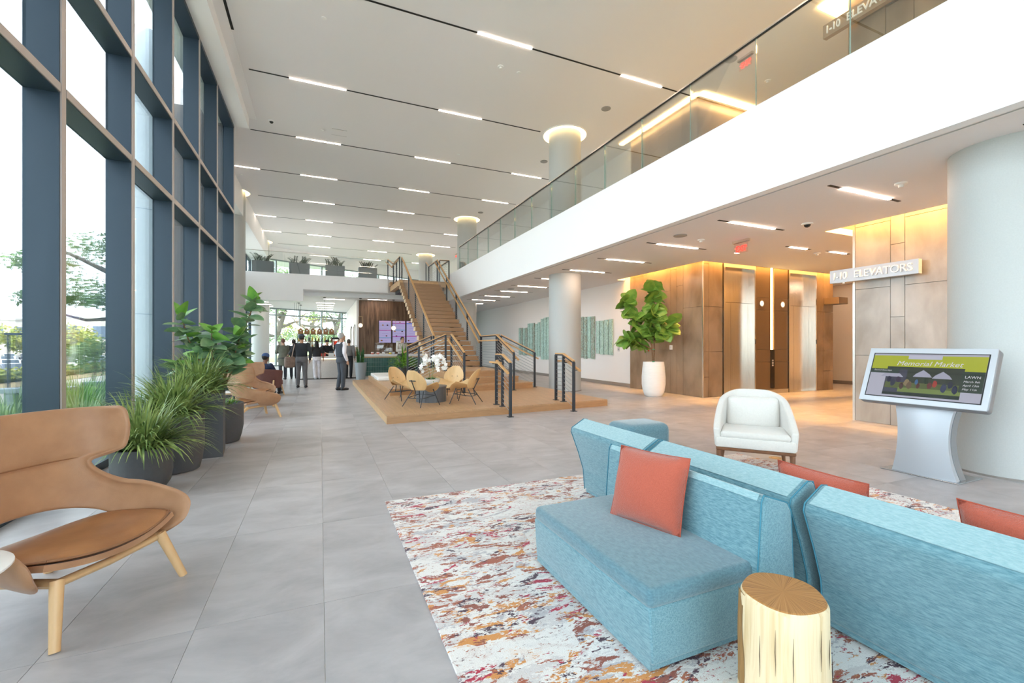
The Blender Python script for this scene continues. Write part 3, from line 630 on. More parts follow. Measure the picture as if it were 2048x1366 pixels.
# ---------------------------------------------------------------- rug
def rugmat():
    m = bpy.data.materials.new('abstract_rug'); m.use_nodes = True; nt = m.node_tree; N = nt.nodes; L = nt.links; b = N['Principled BSDF']
    g = N.new('ShaderNodeTexCoord')
    def mapping(sc, rz=0., off=(0, 0, 0)):
        mp = N.new('ShaderNodeMapping'); mp.inputs['Scale'].default_value = sc; mp.inputs['Rotation'].default_value = (0, 0, rz); mp.inputs['Location'].default_value = off; L.new(g.outputs['Object'], mp.inputs[0]); return mp.outputs[0]
    def noise(sc, rz, s, det, off=(0, 0, 0), dist=0., rough=.5):
        n = N.new('ShaderNodeTexNoise'); n.inputs['Scale'].default_value = s; n.inputs['Detail'].default_value = det; n.inputs['Distortion'].default_value = dist; n.inputs['Roughness'].default_value = rough; L.new(mapping(sc, rz, off), n.inputs[0]); return n.outputs[0]
    def math_(op, a, b_, c=None):
        n = N.new('ShaderNodeMath'); n.operation = op
        for i, v in enumerate((a, b_, c)):
            if v is None: continue
            if isinstance(v, (int, float)): n.inputs[i].default_value = v
            else: L.new(v, n.inputs[i])
        return n.outputs[0]
    def mix(f, c1, c2):
        n = N.new('ShaderNodeMix'); n.data_type = 'RGBA'; L.new(f, n.inputs[0])
        for i, c in ((6, c1), (7, c2)):
            if isinstance(c, tuple): n.inputs[i].default_value = (*c, 1)
            else: L.new(c, n.inputs[i])
        return n.outputs[2]
    fine = noise((1, 2.0, 1), .25, 42, 5, dist=.6, rough=.7)
    cur = hexc('#e2deda')
    layers = [('#b4b1b5', .40, 1.9, .9, 0.0), ('#cfcac8', .5, 2.6, .2, 3.), ('#a2573c', .30, 3.0, .35, 11.), ('#cf8b45', .26, 2.7, .3, 23.), ('#8d4a38', .26, 3.4, .5, 31.), ('#b0203f', .18, 3.2, .15, 47.), ('#46283a', .20, 3.3, .4, 61.)]
    col = cur
    for i, (c, cov, s, rz, off) in enumerate(layers):
        big = noise((1.0, 2.3, 1), rz, s * 1.15, 6, (off, off * 1.7, 0), 1.4, .62)
        v = math_('ADD', big, math_('MULTIPLY', math_('SUBTRACT', fine, .5), .42))
        th = .668 - cov * .30
        f = N.new('ShaderNodeMapRange'); f.inputs[1].default_value = th; f.inputs[2].default_value = th + .02; L.new(v, f.inputs[0])
        col = mix(f.outputs[0], col, hexc(c))
    # rectangular blank-out blocks
    vo = N.new('ShaderNodeTexVoronoi'); vo.distance = 'CHEBYCHEV'; vo.inputs['Scale'].default_value = 1.7; vo.inputs['Randomness'].default_value = .85; L.new(mapping((1, 1.5, 1), .12), vo.inputs[0])
    sp = N.new('ShaderNodeSeparateXYZ'); L.new(vo.outputs['Color'], sp.inputs[0])
    blk = math_('MULTIPLY', math_('GREATER_THAN', sp.outputs[0], .78), math_('LESS_THAN', fine, .60))
    col = mix(math_('MULTIPLY', blk, .85), col, hexc('#e2dfdb'))
    L.new(col, b.inputs['Base Color']); b.inputs['Roughness'].default_value = .95; b.inputs['Sheen Weight'].default_value = .2
    bp = N.new('ShaderNodeBump'); bp.inputs['Strength'].default_value = .5; bp.inputs['Distance'].default_value = .006
    L.new(noise((1, 1, 1), 0, 160, 2), bp.inputs['Height']); L.new(bp.outputs[0], b.inputs['Normal']); return m
rug = MB().rbox(2.74, .55, .006, 4.42, 7.05, .012, .004, 1)
tag(obj('area_rug', rug, rugmat()), 'large distressed rug in white, grey, rust and crimson under the sofas', 'rug')
# ---------------------------------------------------------------- teal sofas
def fabric(name, c1, c2, sc, rough=.85):
    return mat(name, c1, rough, nscale=sc, col2=c2, detail=7, ramp=(.34, .66), bump=.25, bscale=(160, 160, 160), sheen=.5, ndist=.3)
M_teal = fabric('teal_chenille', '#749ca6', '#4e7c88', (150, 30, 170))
M_tealLit = fabric('teal_top_lit', '#98bac0', '#7fa8b0', (150, 40, 150))  # lighter copy of the teal: light from above put into the colour
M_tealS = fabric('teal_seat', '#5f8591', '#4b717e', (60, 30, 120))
def prof(poly, y0, y1, bev=.025, seg=3):
    bm = bmesh.new(); n = len(poly)
    a = [bm.verts.new((x, y0, z)) for x, z in poly]; b = [bm.verts.new((x, y1, z)) for x, z in poly]
    bm.faces.new(a[::-1]); bm.faces.new(b)
    for i in range(n): bm.faces.new((a[i], a[(i + 1) % n], b[(i + 1) % n], b[i]))
    bmesh.ops.recalc_face_normals(bm, faces=bm.faces)
    bmesh.ops.bevel(bm, geom=bm.edges[:], offset=bev, segments=seg, profile=.5, affect='EDGES', clamp_overlap=True)
    mb = MB(); bm.verts.index_update(); mb.add([v.co.copy() for v in bm.verts], [[v.index for v in f.verts] for f in bm.faces]); bm.free(); return mb
def piping(root, pts, m, r=.004): obj('piping', MB().tube(pts, r, 6), m, root)
M_pipe = mat('teal_piping', '#3f7f93', .8)
def sofa(label, seat, back, y0, y1, yb0=None, yb1=None, seatcol=M_tealS):
    t = thing('sofa_module', label, 'sofa', ((seat[0][0] + seat[1][0]) / 2, (y0 + y1) / 2, .012)); ox, oy = t.location.x, t.location.y
    yb0 = y0 if yb0 is None else yb0; yb1 = y1 if yb1 is None else yb1
    def loc(pl): return [(x - ox, z - .012) for x, z in pl]
    obj('seat', prof(loc([(x, min(z, .30)) for x, z in seat]), y0 - oy, y1 - oy, .012), M_teal, t, True)
    xs = sorted(p[0] for p in seat); x0, x1 = xs[0], xs[-1]
    top = max(p[1] for p in seat)
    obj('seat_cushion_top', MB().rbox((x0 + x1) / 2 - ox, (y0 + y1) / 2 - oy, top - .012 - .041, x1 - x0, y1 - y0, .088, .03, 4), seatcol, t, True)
    obj('backrest', prof(loc(back), yb0 - oy, yb1 - oy, .03, 4), M_teal, t, True)
    bx = sorted(p[0] for p in back)
    i = max(range(len(back) - 1), key=lambda k: back[k][1] + back[k + 1][1]); (ax, az), (cx, cz) = back[i], back[i + 1]
    if len(back) > 9: (ax, az), (cx, cz) = back[4], back[5]
    n_ = Vector((-(cz - az), cx - ax)).normalized()
    if n_.y < 0: n_ = -n_
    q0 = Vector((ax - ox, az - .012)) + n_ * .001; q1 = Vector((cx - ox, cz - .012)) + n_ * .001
    obj('lit_top_strip', MB().add([(q0.x, yb0 - oy + .03, q0.y), (q1.x, yb0 - oy + .03, q1.y), (q1.x, yb1 - oy - .03, q1.y), (q0.x, yb1 - oy - .03, q0.y)] + [(q0.x + n_.x * .004, yb0 - oy + .03, q0.y + n_.y * .004), (q1.x + n_.x * .004, yb0 - oy + .03, q1.y + n_.y * .004), (q1.x + n_.x * .004, yb1 - oy - .03, q1.y + n_.y * .004), (q0.x + n_.x * .004, yb1 - oy - .03, q0.y + n_.y * .004)], [(0, 1, 2, 3), (4, 7, 6, 5), (0, 4, 5, 1), (1, 5, 6, 2), (2, 6, 7, 3), (3, 7, 4, 0)]), M_tealLit, t)  # thin strip along the back top, painted paler as if lit from overhead
    for yy_ in (yb0 - oy, yb1 - oy):
        sg = 1 if yy_ > 0 else -1
        pts_ = [(x - ox, yy_ - sg * .012, z - .012) for x, z in back]; cxm = sum(p[0] for p in pts_) / len(pts_)
        obj('piping', MB().tube([(p[0] + (.0015 if p[0] > cxm else -.0015), p[1] + sg * .003, p[2]) for p in pts_], .004, 5), M_pipe, t)
    lowb = [p[0] for p in back if p[1] < .1]; a, b = min(x0, min(lowb)), max(x1, max(lowb))
    obj('plinth', MB().bb(a + .015 - ox, b - .02 - ox, y0 + .015 - oy, y1 - .015 - oy, .02, .068), M_teal, t)
    for fx in (a + .07, b - .07):
        for fy in (y0 + .08, y1 - .08): obj('foot', MB().lathe([(.02, -.0), (.022, .03)], 10, cx=fx - ox, cy=fy - oy), M_black, t)
    return t
seatA = [(1.27, .06), (1.255, .355), (1.30, .375), (1.90, .37), (1.90, .06)]
backA = [(1.87, .07), (1.86, .36), (1.885, .67), (1.90, .70), (2.06, .645), (2.085, .60), (2.10, .35), (2.13, .07)]
sofa('teal sofa module facing left with the big coral pillow', seatA, backA, 1.46, 2.54, 1.42, 2.62)
seatC = [(2.50, .06), (2.50, .37), (3.22, .375), (3.26, .35), (3.25, .06)]
backC = [(2.27, .06), (2.255, .25), (2.20, .42), (2.125, .61), (2.135, .645), (2.26, .715), (2.30, .71), (2.42, .42), (2.52, .2), (2.52, .06)]
sofa('farthest teal sofa module of the row, back turned to the viewer', seatC, backC, 2.53, 3.54)
sofa('middle teal sofa module of the row, standing behind the coral pillow', seatC, backC, 1.45, 2.51)
sofa('nearest teal sofa module, broad back filling the right corner', seatC, backC, -1.1, 1.40)
ot = thing('ottoman', 'small rounded teal ottoman just visible beyond the sofa row', 'ottoman', (3.62, 4.42, .0))
obj('cushion', MB().rbox(0, 0, .27, .62, .5, .38, .09, 4), M_tealS, ot, True); obj('base', MB().rbox(0, 0, .05, .5, .4, .08, .02), M_black, ot)
# pillows
M_coral = mat('coral_weave', '#bb5c45', .9, nscale=(300, 300, 300), col2='#aa503b', bump=.6, bscale=(180, 180, 180), sheen=.3)
def pillow(label, w, h, th, M, n=14):
    t = thing('throw_pillow', label, 'pillow'); t.matrix_world = M
    def side(sg):
        def fn(u, v):
            a, b = 2 * u - 1, 2 * v - 1
            k = max(0, (1 - abs(a) ** 2.2)) ** .62 * max(0, (1 - abs(b) ** 2.2)) ** .62
            pin = 1 - .035 * (1 - abs(a) ** 2) * abs(b) ** 3; pin2 = 1 - .035 * (1 - abs(b) ** 2) * abs(a) ** 3
            return (a * w / 2 * pin2, sg * th / 2 * k, b * h / 2 * pin)
        return fn
    mb = MB(); mb.grid(side(1), n, n); mb.grid(side(-1), n, n)
    obj('cover', mb, M_coral, t, True, 80)
    pts = []
    for i in range(41):
        q = i / 40 * 4; e = int(q) % 4; f = q - int(q); s = 2 * f - 1
        a, b = ((s, -1), (1, s), (-s, 1), (-1, -s))[e]
        pin = 1 - .035 * (1 - abs(a) ** 2) * abs(b) ** 3; pin2 = 1 - .035 * (1 - abs(b) ** 2) * abs(a) ** 3
        pts.append((a * w / 2 * pin2, 0, b * h / 2 * pin))
    obj('piping', MB().tube(pts, .003, 6), mat('coral_piping', '#a94e39', .9), t, True)
    return t
def frameM(c, xd, zd):
    x = Vector(xd).normalized(); z = Vector(zd); z = (z - x * z.dot(x)).normalized(); y = z.cross(x)
    M = Matrix((x, y, z)).transposed().to_4x4(); M.translation = Vector(c); return M
pillow('big coral square pillow leaning on the left-facing teal sofa', .45, .42, .23, frameM((1.745, 2.04, .575), (.13, -.41, 0), (.09, .05, .36)))
pillow('coral pillow peeking over the middle sofa back', .43, .41, .24, frameM((2.50, 1.54, .53), (.1, -.6, -.04), (-.10, .0, .4)))
pillow('coral pillow peeking over the nearest sofa back at the right edge', .46, .42, .24, frameM((2.52, .74, .55), (.0, -.6, 0), (-.10, .0, .4)))
# ---------------------------------------------------------------- stump table
def stumpmats():
    side = mat('stump_side', '#e0cda8', .6, nscale=(38, 38, 1.6), col2='#c8ac7c', detail=8, ndist=.6, bump=.25, ramp=(.28, .55))
    m = bpy.data.materials.new('stump_top'); m.use_nodes = True; N = m.node_tree.nodes; L = m.node_tree.links; b = N['Principled BSDF']; b.inputs['Roughness'].default_value = .5
    tc = N.new('ShaderNodeTexCoord'); gr = N.new('ShaderNodeTexNoise'); gr.inputs['Scale'].default_value = 6; gr.inputs['Detail'].default_value = 6
    sp = N.new('ShaderNodeSeparateXYZ'); L.new(tc.outputs['Object'], sp.inputs[0])
    at = N.new('ShaderNodeMath'); at.operation = 'ARCTAN2'; L.new(sp.outputs[1], at.inputs[0]); L.new(sp.outputs[0], at.inputs[1])
    ml = N.new('ShaderNodeMath'); ml.operation = 'MULTIPLY'; L.new(at.outputs[0], ml.inputs[0]); ml.inputs[1].default_value = 17
    ln = N.new('ShaderNodeVectorMath'); ln.operation = 'LENGTH'; L.new(tc.outputs['Object'], ln.inputs[0])
    cb = N.new('ShaderNodeCombineXYZ'); L.new(ml.outputs[0], cb.inputs[0])
    l2 = N.new('ShaderNodeMath'); l2.operation = 'MULTIPLY'; L.new(ln.outputs['Value'], l2.inputs[0]); l2.inputs[1].default_value = 3; L.new(l2.outputs[0], cb.inputs[1])
    nz = N.new('ShaderNodeTexNoise'); nz.inputs['Scale'].default_value = 1.6; nz.inputs['Detail'].default_value = 8; nz.inputs['Roughness'].default_value = .75; L.new(cb.outputs[0], nz.inputs[0])
    r = N.new('ShaderNodeValToRGB'); e = r.color_ramp.elements; e[0].position = .38; e[0].color = (*hexc('#5a3a20'), 1); e[1].position = .62; e[1].color = (*hexc('#b98a55'), 1)
    e2 = e.new(.47); e2.color = (*hexc('#a9763f'), 1)
    L.new(nz.outputs[0], r.inputs[0]); L.new(r.outputs[0], b.inputs['Base Color']); return side, m
ms, mt = stumpmats()
st = thing('stump_table', 'pale tree stump side table with cracked end grain beside the teal sofa', 'side table', (1.635, 1.15, .012))
fn = lambda q, z: 1 + .045 * math.sin(2 * q + .5) + .02 * math.sin(5 * q + z * 3) 
obj('trunk', MB().lathe([(.168, 0), (.165, .06), (.156, .2), (.153, .34), (.152, .425), (.145, .438)], 64, fn=fn), ms, st, True)
obj('top', MB().lathe([(.145, .438), (.139, .441), (.0, .441)], 64, fn=fn), mt, st)
obj('bark_streak', MB().grid(lambda u, v: ((.154 + .012 * (1 - v)) * fn(2.3 + .5 * u, v) * math.cos(2.3 + .5 * u + .1 * math.sin(6 * v)) * 1.006, (.154 + .012 * (1 - v)) * fn(2.3 + .5 * u, v) * math.sin(2.3 + .5 * u + .1 * math.sin(6 * v)) * 1.006, .01 + .42 * v), 6, 10), mat('bark', '#a07a48', .8, noise=.4, nscale=(40, 40, 6), bump=.6), st, True)
random.seed(5)
for k in range(9):
    q = -3.0 + k * .33; z0 = random.uniform(.05, .25); z1 = z0 + random.uniform(.1, .17)
    p = [((.157 + .004) * fn(q + .006 * math.sin(i * 2), z) * math.cos(q + .006 * math.sin(i * 2)) * .985, (.161) * fn(q, z) * math.sin(q + .006 * math.sin(i * 2)) * .985, z) for i, z in enumerate([z0 + (z1 - z0) * j / 4 for j in range(5)])]
    obj('crack', MB().tube(p, [.0003, .001, .0014, .001, .0003], 5), mat('crack_dark', '#3e2a18', .9), st)
# ---------------------------------------------------------------- white armchair
def armchair():
    t = thing('armchair', 'white upholstered armchair with walnut legs behind the teal sofas', 'armchair', (4.47, 3.49, 0), math.radians(-50))
    Mw = mat('white_boucle', '#d6d2cb', .9, bump=.4, bscale=(220, 220, 220), sheen=.4, noise=.05, nscale=(60, 60, 60))
    Mwal = mat('walnut', '#7a5238', .4, noise=.25, nscale=(20, 20, 4))
    hw, fr, bk, rc = .385, -.34, .33, .26
    path = [(-hw, fr), (-hw - .005, -.1)] + [(-hw + rc - rc * math.cos(a), bk - rc + rc * math.sin(a)) for a in [PI / 2 * i / 6 for i in range(1, 7)]]
    path += [(-x, y) for x, y in path[::-1]]
    hs = []
    n = len(path)
    for x, y in path:
        k = (y - fr) / (bk - fr); hs.append(.50 + .37 * (max(0, (k - .12)) / .88) ** .85 if k > .12 else .50 + .02 * k)
    rows = 8
    mb = MB(); vs = []
    for j in range(rows + 1):
        v = j / rows
        for (x, y), h in zip(path, hs):
            z = .30 + (h - .30) * v; k = max(0, (y - fr) / (bk - fr)); lean = .10 * v * k * k
            fl = 1 + .05 * v * (1 - k); vs.append((x * (1 - .06 * v * k) * fl, y + lean, z))
    mb.add(vs, [(j * n + i, j * n + i + 1, (j + 1) * n + i + 1, (j + 1) * n + i) for j in range(rows) for i in range(n - 1)])
    o = obj('shell', mb, Mw, t); modmesh(o, ('SOLIDIFY', dict(thickness=.075, offset=-1)), ('BEVEL', dict(width=.02, segments=2, limit_method='ANGLE')), ('SUBSURF', dict(levels=2, render_levels=2))); smoothall(o, 80)
    obj('seat_base', MB().rbox(0, -.02, .355, .75, .70, .11, .02, 2), Mw, t, True)
    obj('seat_cushion', MB().rbox(0, -.06, .435, .66, .60, .085, .04, 4), Mw, t, True)
    obj('back_cushion', MB().rbox(0, 0, 0, .54, .12, .36, .055, 4, M=rot(rx=-.22, t=(0, .225, .62))), Mw, t, True)
    obj('apron', MB().rbox(0, -.02, .285, .74, .69, .035, .008, 1), Mwal, t)
    for x, y, dx, dy in ((-.34, -.33, -.01, -.02), (.34, -.33, .01, -.02), (-.3, .30, -.03, .05), (.3, .30, .03, .05)):
        obj('leg', MB().tube([(x, y, .28), (x + dx * .4, y + dy * .4, .16), (x + dx, y + dy, 0)], [.028, .022, .016], 12), Mwal, t, True)
    return t
armchair()
fb = thing('floor_box', 'round brass floor outlet cover beside the rug edge', 'floor outlet', (5.2, 3.75, 0)); obj('cover', MB().lathe([(.075, 0), (.075, .004), (.0, .005)], 28), mat('brass', '#c9a876', .35, metal=.6), fb, True); obj('lid_ring', MB().lathe([(.05, .005), (.055, .005), (.055, .0065), (.05, .0065)], 28, cap=False), mat('brass_dark', '#8e744c', .4, metal=.6), fb, True)
# ---------------------------------------------------------------- kiosk
def dispmat(c):
    n = 'display_' + c
    if n in MATS: return MATS[n]
    m = mat(n, tuple(v * .25 for v in hexc(c)), .12, coat=.5); b = m.node_tree.nodes['Principled BSDF']
    b.inputs['Emission Color'].default_value = (*hexc(c), 1); b.inputs['Emission Strength'].default_value = .33; return m
def kiosk():
    t = thing('touch_kiosk', 'silver touch screen kiosk showing a market poster', 'kiosk', (6.08, 2.60, 0))
    Ms = mat('silver_paint', '#bcc1c7', .35, metal=.25); Md = mat('kiosk_side', '#8b8f92', .4, metal=.4)
    base = MB().rbox(.03, .03, .006, .5, .68, .012, .005, 1); obj('base_plate', base, mat('base_steel', '#b8babd', .22, metal=.9), t)
    # pedestal: waisted front sheet, curved in plan
    def hw(v): return .195 + .075 * (abs(2 * v - .95)) ** 2.0
    mb = MB(); n = 20
    for k in range(n + 1):
        v = k / n; w = hw(v); z = .012 + v * .86; xo = -.10 + .14 * v * v - .10 * v
        for y in (-w, -w * .5, 0, w * .5, w): mb.v.append((xo + .03 * (abs(y) / w) ** 2, y, z))
    for k in range(n):
        for i in range(4): mb.f.append((k * 5 + i, k * 5 + i + 1, (k + 1) * 5 + i + 1, (k + 1) * 5 + i)); mb.mi.append(0)
    o = obj('pedestal', mb, Ms, t); modmesh(o, ('SOLIDIFY', dict(thickness=.10, offset=1))); smoothall(o, 40)
    if True:
        mb2 = MB()
        for k in range(n + 1):
            v = k / n; w = hw(v) + .002; z = .012 + v * .86; xo = -.10 + .14 * v * v - .10 * v + .03
            for sx in (0, .11): mb2.v += [(xo + sx, -w, z)]
        for k in range(n): mb2.f.append((k * 2, k * 2 + 1, k * 2 + 3, k * 2 + 2)); mb2.mi.append(0)
        o = obj('side_panel', mb2, Md, t); modmesh(o, ('SOLIDIFY', dict(thickness=.006, offset=0)))
    # head: local frame a = across (-Y), b = up the slope, c = out of the screen
    p0 = Vector((5.735 - 6.08, 3.12 - 2.60, .775)); ax = Vector((0, -1, 0)); b_ = Vector((.25, 0, .60)).normalized(); c_ = ax.cross(b_)
    Mh = Matrix((ax, b_, c_)).transposed().to_4x4(); Mh.translation = p0
    W_, H_ = 1.085, .645
    head = obj('housing', MB().rbox(W_ / 2, H_ / 2, -.055, W_, H_, .11, .03, 4), Md, t, True); head.matrix_local = Mh
    bz = obj('bezel', MB().rbox(W_ / 2, H_ / 2, .003, W_ - .008, H_ - .008, .008, .003, 1), Ms, t, True); bz.matrix_local = Mh
    sc = obj('screen', MB().bb(.065, W_ - .06, .07, H_ - .075, .004, .010), dispmat('#b9b6c4'), t); sc.matrix_local = Mh
    fr_ = obj('screen_border', MB().bb(.055, W_ - .05, .06, H_ - .065, .004, .0085), M_black, t); fr_.matrix_local = Mh
    x0, x1, y0, y1 = .065, W_ - .06, .07, H_ - .075; SW, SH = x1 - x0, y1 - y0
    lev = [0]
    def patch(name, u0, v0, u1, v1, c, z=None, poly=None):
        lev[0] += 1
        z = z or .0102 + .00006 * lev[0]
        P = poly or [(u0, v0), (u1, v0), (u1, v1), (u0, v1)]
        o = obj(name, MB().add([(x0 + u * SW, y1 - v * SH, z) for u, v in P], [tuple(range(len(P)))]), dispmat(c), sc); return o
    patch('print_band', 0, .0, 1, .10, '#b5b3c2'); patch('print_band', 0, .04, 1, .36, '#b1b73a')
    patch('print_photo', .16, .30, .84, .93, '#3d443c')
    patch('print_photo', .16, .36, .36, .93, '#4b4c5a'); patch('print_photo', .17, .66, .84, .80, '#5b6440'); patch('print_photo', .3, .78, .84, .88, '#78874e')
    for u, v, w_ in ((.22, .40, .22), (.50, .38, .17), (.67, .40, .17)):
        patch('print_tent', 0, 0, 0, 0, '#a9a7b8', poly=[(u - w_ / 2, v + .14), (u + w_ / 2, v + .14), (u + w_ * .35, v + .07), (u, v - .02), (u - w_ * .35, v + .07)])
    random.seed(11)
    for u, v, c, s in ((.20, .6, '#2b2e44', .05), (.24, .68, '#33364a', .06), (.29, .6, '#3c3148', .05), (.37, .66, '#8b7a5e', .06), (.40, .72, '#6c5a48', .06), (.46, .64, '#4a6a90', .04), (.48, .72, '#5c3a3a', .04), (.58, .70, '#6f3a3e', .05), (.62, .66, '#a5423c', .05), (.70, .74, '#39405c', .06), (.75, .66, '#2e3348', .05), (.79, .76, '#30344c', .06), (.54, .6, '#2c3a2e', .05), (.33, .74, '#503a3a', .05)):
        P = [(u + s * .5 * math.cos(a) * random.uniform(.7, 1), v + s * 1.6 * math.sin(a) * random.uniform(.8, 1.05)) for a in [2 * PI * i / 9 for i in range(9)]]
        patch('print_figure', 0, 0, 0, 0, c, poly=P)
    patch('print_caption', .16, .90, .84, .96, '#333b35'); patch('print_box', 0, .36, .28, .46, '#3b4a45'); patch('print_box', .82, .36, 1, .80, '#39473f'); patch('print_tab', .34, .03, .64, .12, '#c3c1d0')
    wt = emis('screen_white', '#e9e7ee', .5)
    def ptext(s, size, u, v, sx=1., sh=0.):
        o = text('lettering', s, size, wt, sc, (0, 0, 0), (0, 0, 0), .0002, 1., 1., shear=sh)
        o.matrix_local = Matrix.Translation((x0 + u * SW, y1 - v * SH, .0125)) @ Matrix.Diagonal((sx, 1, 1, 1))
    ptext('Memorial Market', .075, .24, .27, 1.05, .25); ptext('LAWN', .038, .85, .50, 1.05); ptext('March 9th', .029, .845, .59, 1., .25); ptext('April 13th', .029, .845, .67, 1., .25); ptext('May 11th', .029, .845, .75, 1., .25)
    ptext('Second Saturdays', .024, .03, .41, 1., .25)
    return t
kiosk()
# ---------------------------------------------------------------- tan lounge chairs
M_tan = mat('tan_leather', '#b28662', .5, nscale=(7, 7, 7), col2='#a47856', bump=.12, bscale=(260, 260, 260), sheen=.15)
M_tanC = mat('tan_cushion', '#a97447', .42, nscale=(6, 6, 6), col2='#94623a', bump=.08, bscale=(200, 200, 200))
TAB = [(.27, .30, .44, .20), (.33, .385, .60, .25), (.40, .43, .66, .29), (.455, .44, .62, .31), (.50, .425, .44, .325), (.55, .385, .28, .34), (.60, .36, .17, .355), (.65, .345, .12, .37), (.69, .35, .11, .38), (.708, .41, .16, .37), (.735, .448, .24, .37), (.80, .462, .27, .385), (.88, .47, .285, .40), (.95, .47, .285, .415), (.99, .465, .28, .42), (1.01, .45, .26, .425)]
def lounge(label, loc, rz):
    t = thing('lounge_chair', label, 'armchair', loc, rz)
    nu, nv = 36, 30; mb = MB()
    def fn(u, v):
        a = 2 * u - 1; s = abs(a); zb = .27 + .175 * max(0, 1 - (s / .70) ** 2) ** .5
        z = zb + (TAB[-1][0] - zb) * v; w, wr, by = interp(TAB, z)
        x = w * math.copysign(math.sin(min(1, s) * PI / 2) ** .95, a) if a else 0
        zz = z
        if z < .52: zz = z - .03 * s ** 3 * ((.52 - z) / .25) + (.03 * s ** 4 if z > .38 else 0)
        return (x, by - wr * s ** 2.3, zz)
    mb.grid(fn, nu, nv); mb.norecalc = True
    o = obj('shell', mb, M_tan, t); modmesh(o, ('SOLIDIFY', dict(thickness=.032, offset=0)), ('SUBSURF', dict(levels=1, render_levels=1))); smoothall(o, 75)
    def seam(z, ds):
        out = []
        for u in range(1, 24):
            s = abs(u / 12 - 1); zb = .27 + .175 * max(0, 1 - (s / .70) ** 2) ** .5; out.append(Vector(fn(u / 24, (z - zb) / (TAB[-1][0] - zb))) + Vector((0, ds, 0)))
        return out
    obj('headrest_seam', MB().tube(seam(.705, -.014), .005, 6), mat('tan_seam', '#8d6140', .6), o)
    # seat pan and cushion
    def pan(u, v):
        a = 2 * u - 1; b = v; x = a * (.34 + .03 * b); y = -.37 + .60 * b + .05 * a * a * (1 - b); return (x, y, .275 + .05 * (1 - b) + .05 * a * a)
    p = obj('seat_pan', MB().grid(pan, 12, 10), M_tan, t); modmesh(p, ('SOLIDIFY', dict(thickness=.03, offset=0))); smoothall(p, 60)
    def cush(sg):
        def f(u, v):
            a = 2 * u - 1; b = 2 * v - 1
            k = (max(0, 1 - abs(a) ** 2.4) * max(0, 1 - abs(b) ** 2.6)) ** .5
            wide = .365 * (1 - .12 * (b * b)); dep = .31 * (1 - .25 * abs(a) ** 2.5)
            return (a * wide, -.08 + b * dep, .345 + .02 * (-b) + .035 * a * a + sg * (.055 if sg > 0 else .03) * k)
        return f
    mb = MB().grid(cush(1), 16, 14).grid(cush(-1), 16, 14)
    sc_ = obj('seat_cushion', mb, M_tanC, t, True, 85)
    pts = [cush(1)(*q) for q in [(i / 12, 0) for i in range(13)] + [(1, i / 12) for i in range(1, 13)] + [(1 - i / 12, 1) for i in range(1, 13)] + [(0, 1 - i / 12) for i in range(1, 13)]]
    obj('cushion_piping', MB().tube(pts, .006, 6), mat('tan_seam', '#8d6140', .6), sc_)
    # timber frame
    for s in (-1, 1):
        obj('front_leg', MB().tube([(s * .27, -.30, .285), (s * .345, -.385, 0)], [.028, .021], 14), M_oakL, t, True)
        obj('side_rail', MB().tube([(s * .27, -.31, .27), (s * .255, .08, .235), (s * .25, .2, .225)], .027, 10, flat=.8), M_oakL, t, True)
        obj('rear_leg', MB().tube([(s * .25, .16, .235), (s * .28, .48, 0)], [.03, .02], 12), M_oakL, t, True)
    obj('cross_rail', MB().tube([(-.27, -.29, .265), (0, -.27, .245), (.27, -.29, .265)], .025, 10, flat=.8), M_oakL, t, True)
    return t
c1 = lounge('tan leather wing lounge chair in the left foreground', (-1.27, 3.17, 0), math.radians(60))
dup(c1, (-1.20, 9.88, 0), math.radians(116), 'tan wing lounge chair past the planters, side turned to the viewer')
dup(c1, (-1.49, 11.58, 0), math.radians(40), 'tan wing lounge chair farther back, facing the viewer')
def roundtable(label, x, y, z, r):
    t = thing('side_table', label, 'side table', (x, y, 0)); Mt = mat('white_laminate', '#f6f5f3', .3)
    obj('top', MB().lathe([(r * .97, z - .018), (r, z - .01), (r, z - .003), (r * .985, z), (0, z)], 40), Mt, t, True)
    obj('stem', MB().lathe([(.015, .012), (.015, z - .018)], 14), M_dsteel, t, True)
    obj('base', MB().lathe([(r * .62, 0), (r * .62, .008), (.02, .014), (.015, .02)], 32), M_dsteel, t, True)
roundtable('white round side table cut off at the left edge', -1.43, 2.47, .50, .26)
roundtable('white round side table between the two far tan chairs', -1.62, 10.62, .46, .24)
# burgundy tub chair
bc = thing('tub_chair', 'burgundy tub chair with oak legs holding the person in the blue cap', 'armchair', (-1.35, 14.0, 0), math.radians(155))
def tub(u, v):
    a = (u - .5) * 2 * 2.2; h = .40 + .0 * v; z = .22 + v * (.56 - .16 * abs(u - .5)); r = .33 + .05 * v
    return (r * math.sin(a), r * math.cos(a) * .95, z)
M_burg = mat('burgundy_felt', '#6e4843', .9, noise=.2, nscale=(80, 80, 80))
o = obj('shell', MB().grid(tub, 24, 6), M_burg, bc); modmesh(o, ('SOLIDIFY', dict(thickness=.05, offset=0)), ('SUBSURF', dict(levels=1, render_levels=1))); smoothall(o, 70)
obj('seat', MB().rbox(0, -.05, .36, .56, .56, .16, .04, 3), M_burg, bc, True)
for s in (-1, 1):
    obj('leg', MB().tube([(s * .30, .20, .45), (s * .34, .30, 0)], [.024, .015], 10), M_oakL, bc, True); obj('leg', MB().tube([(s * .28, -.22, .3), (s * .32, -.30, 0)], [.024, .015], 10), M_oakL, bc, True)
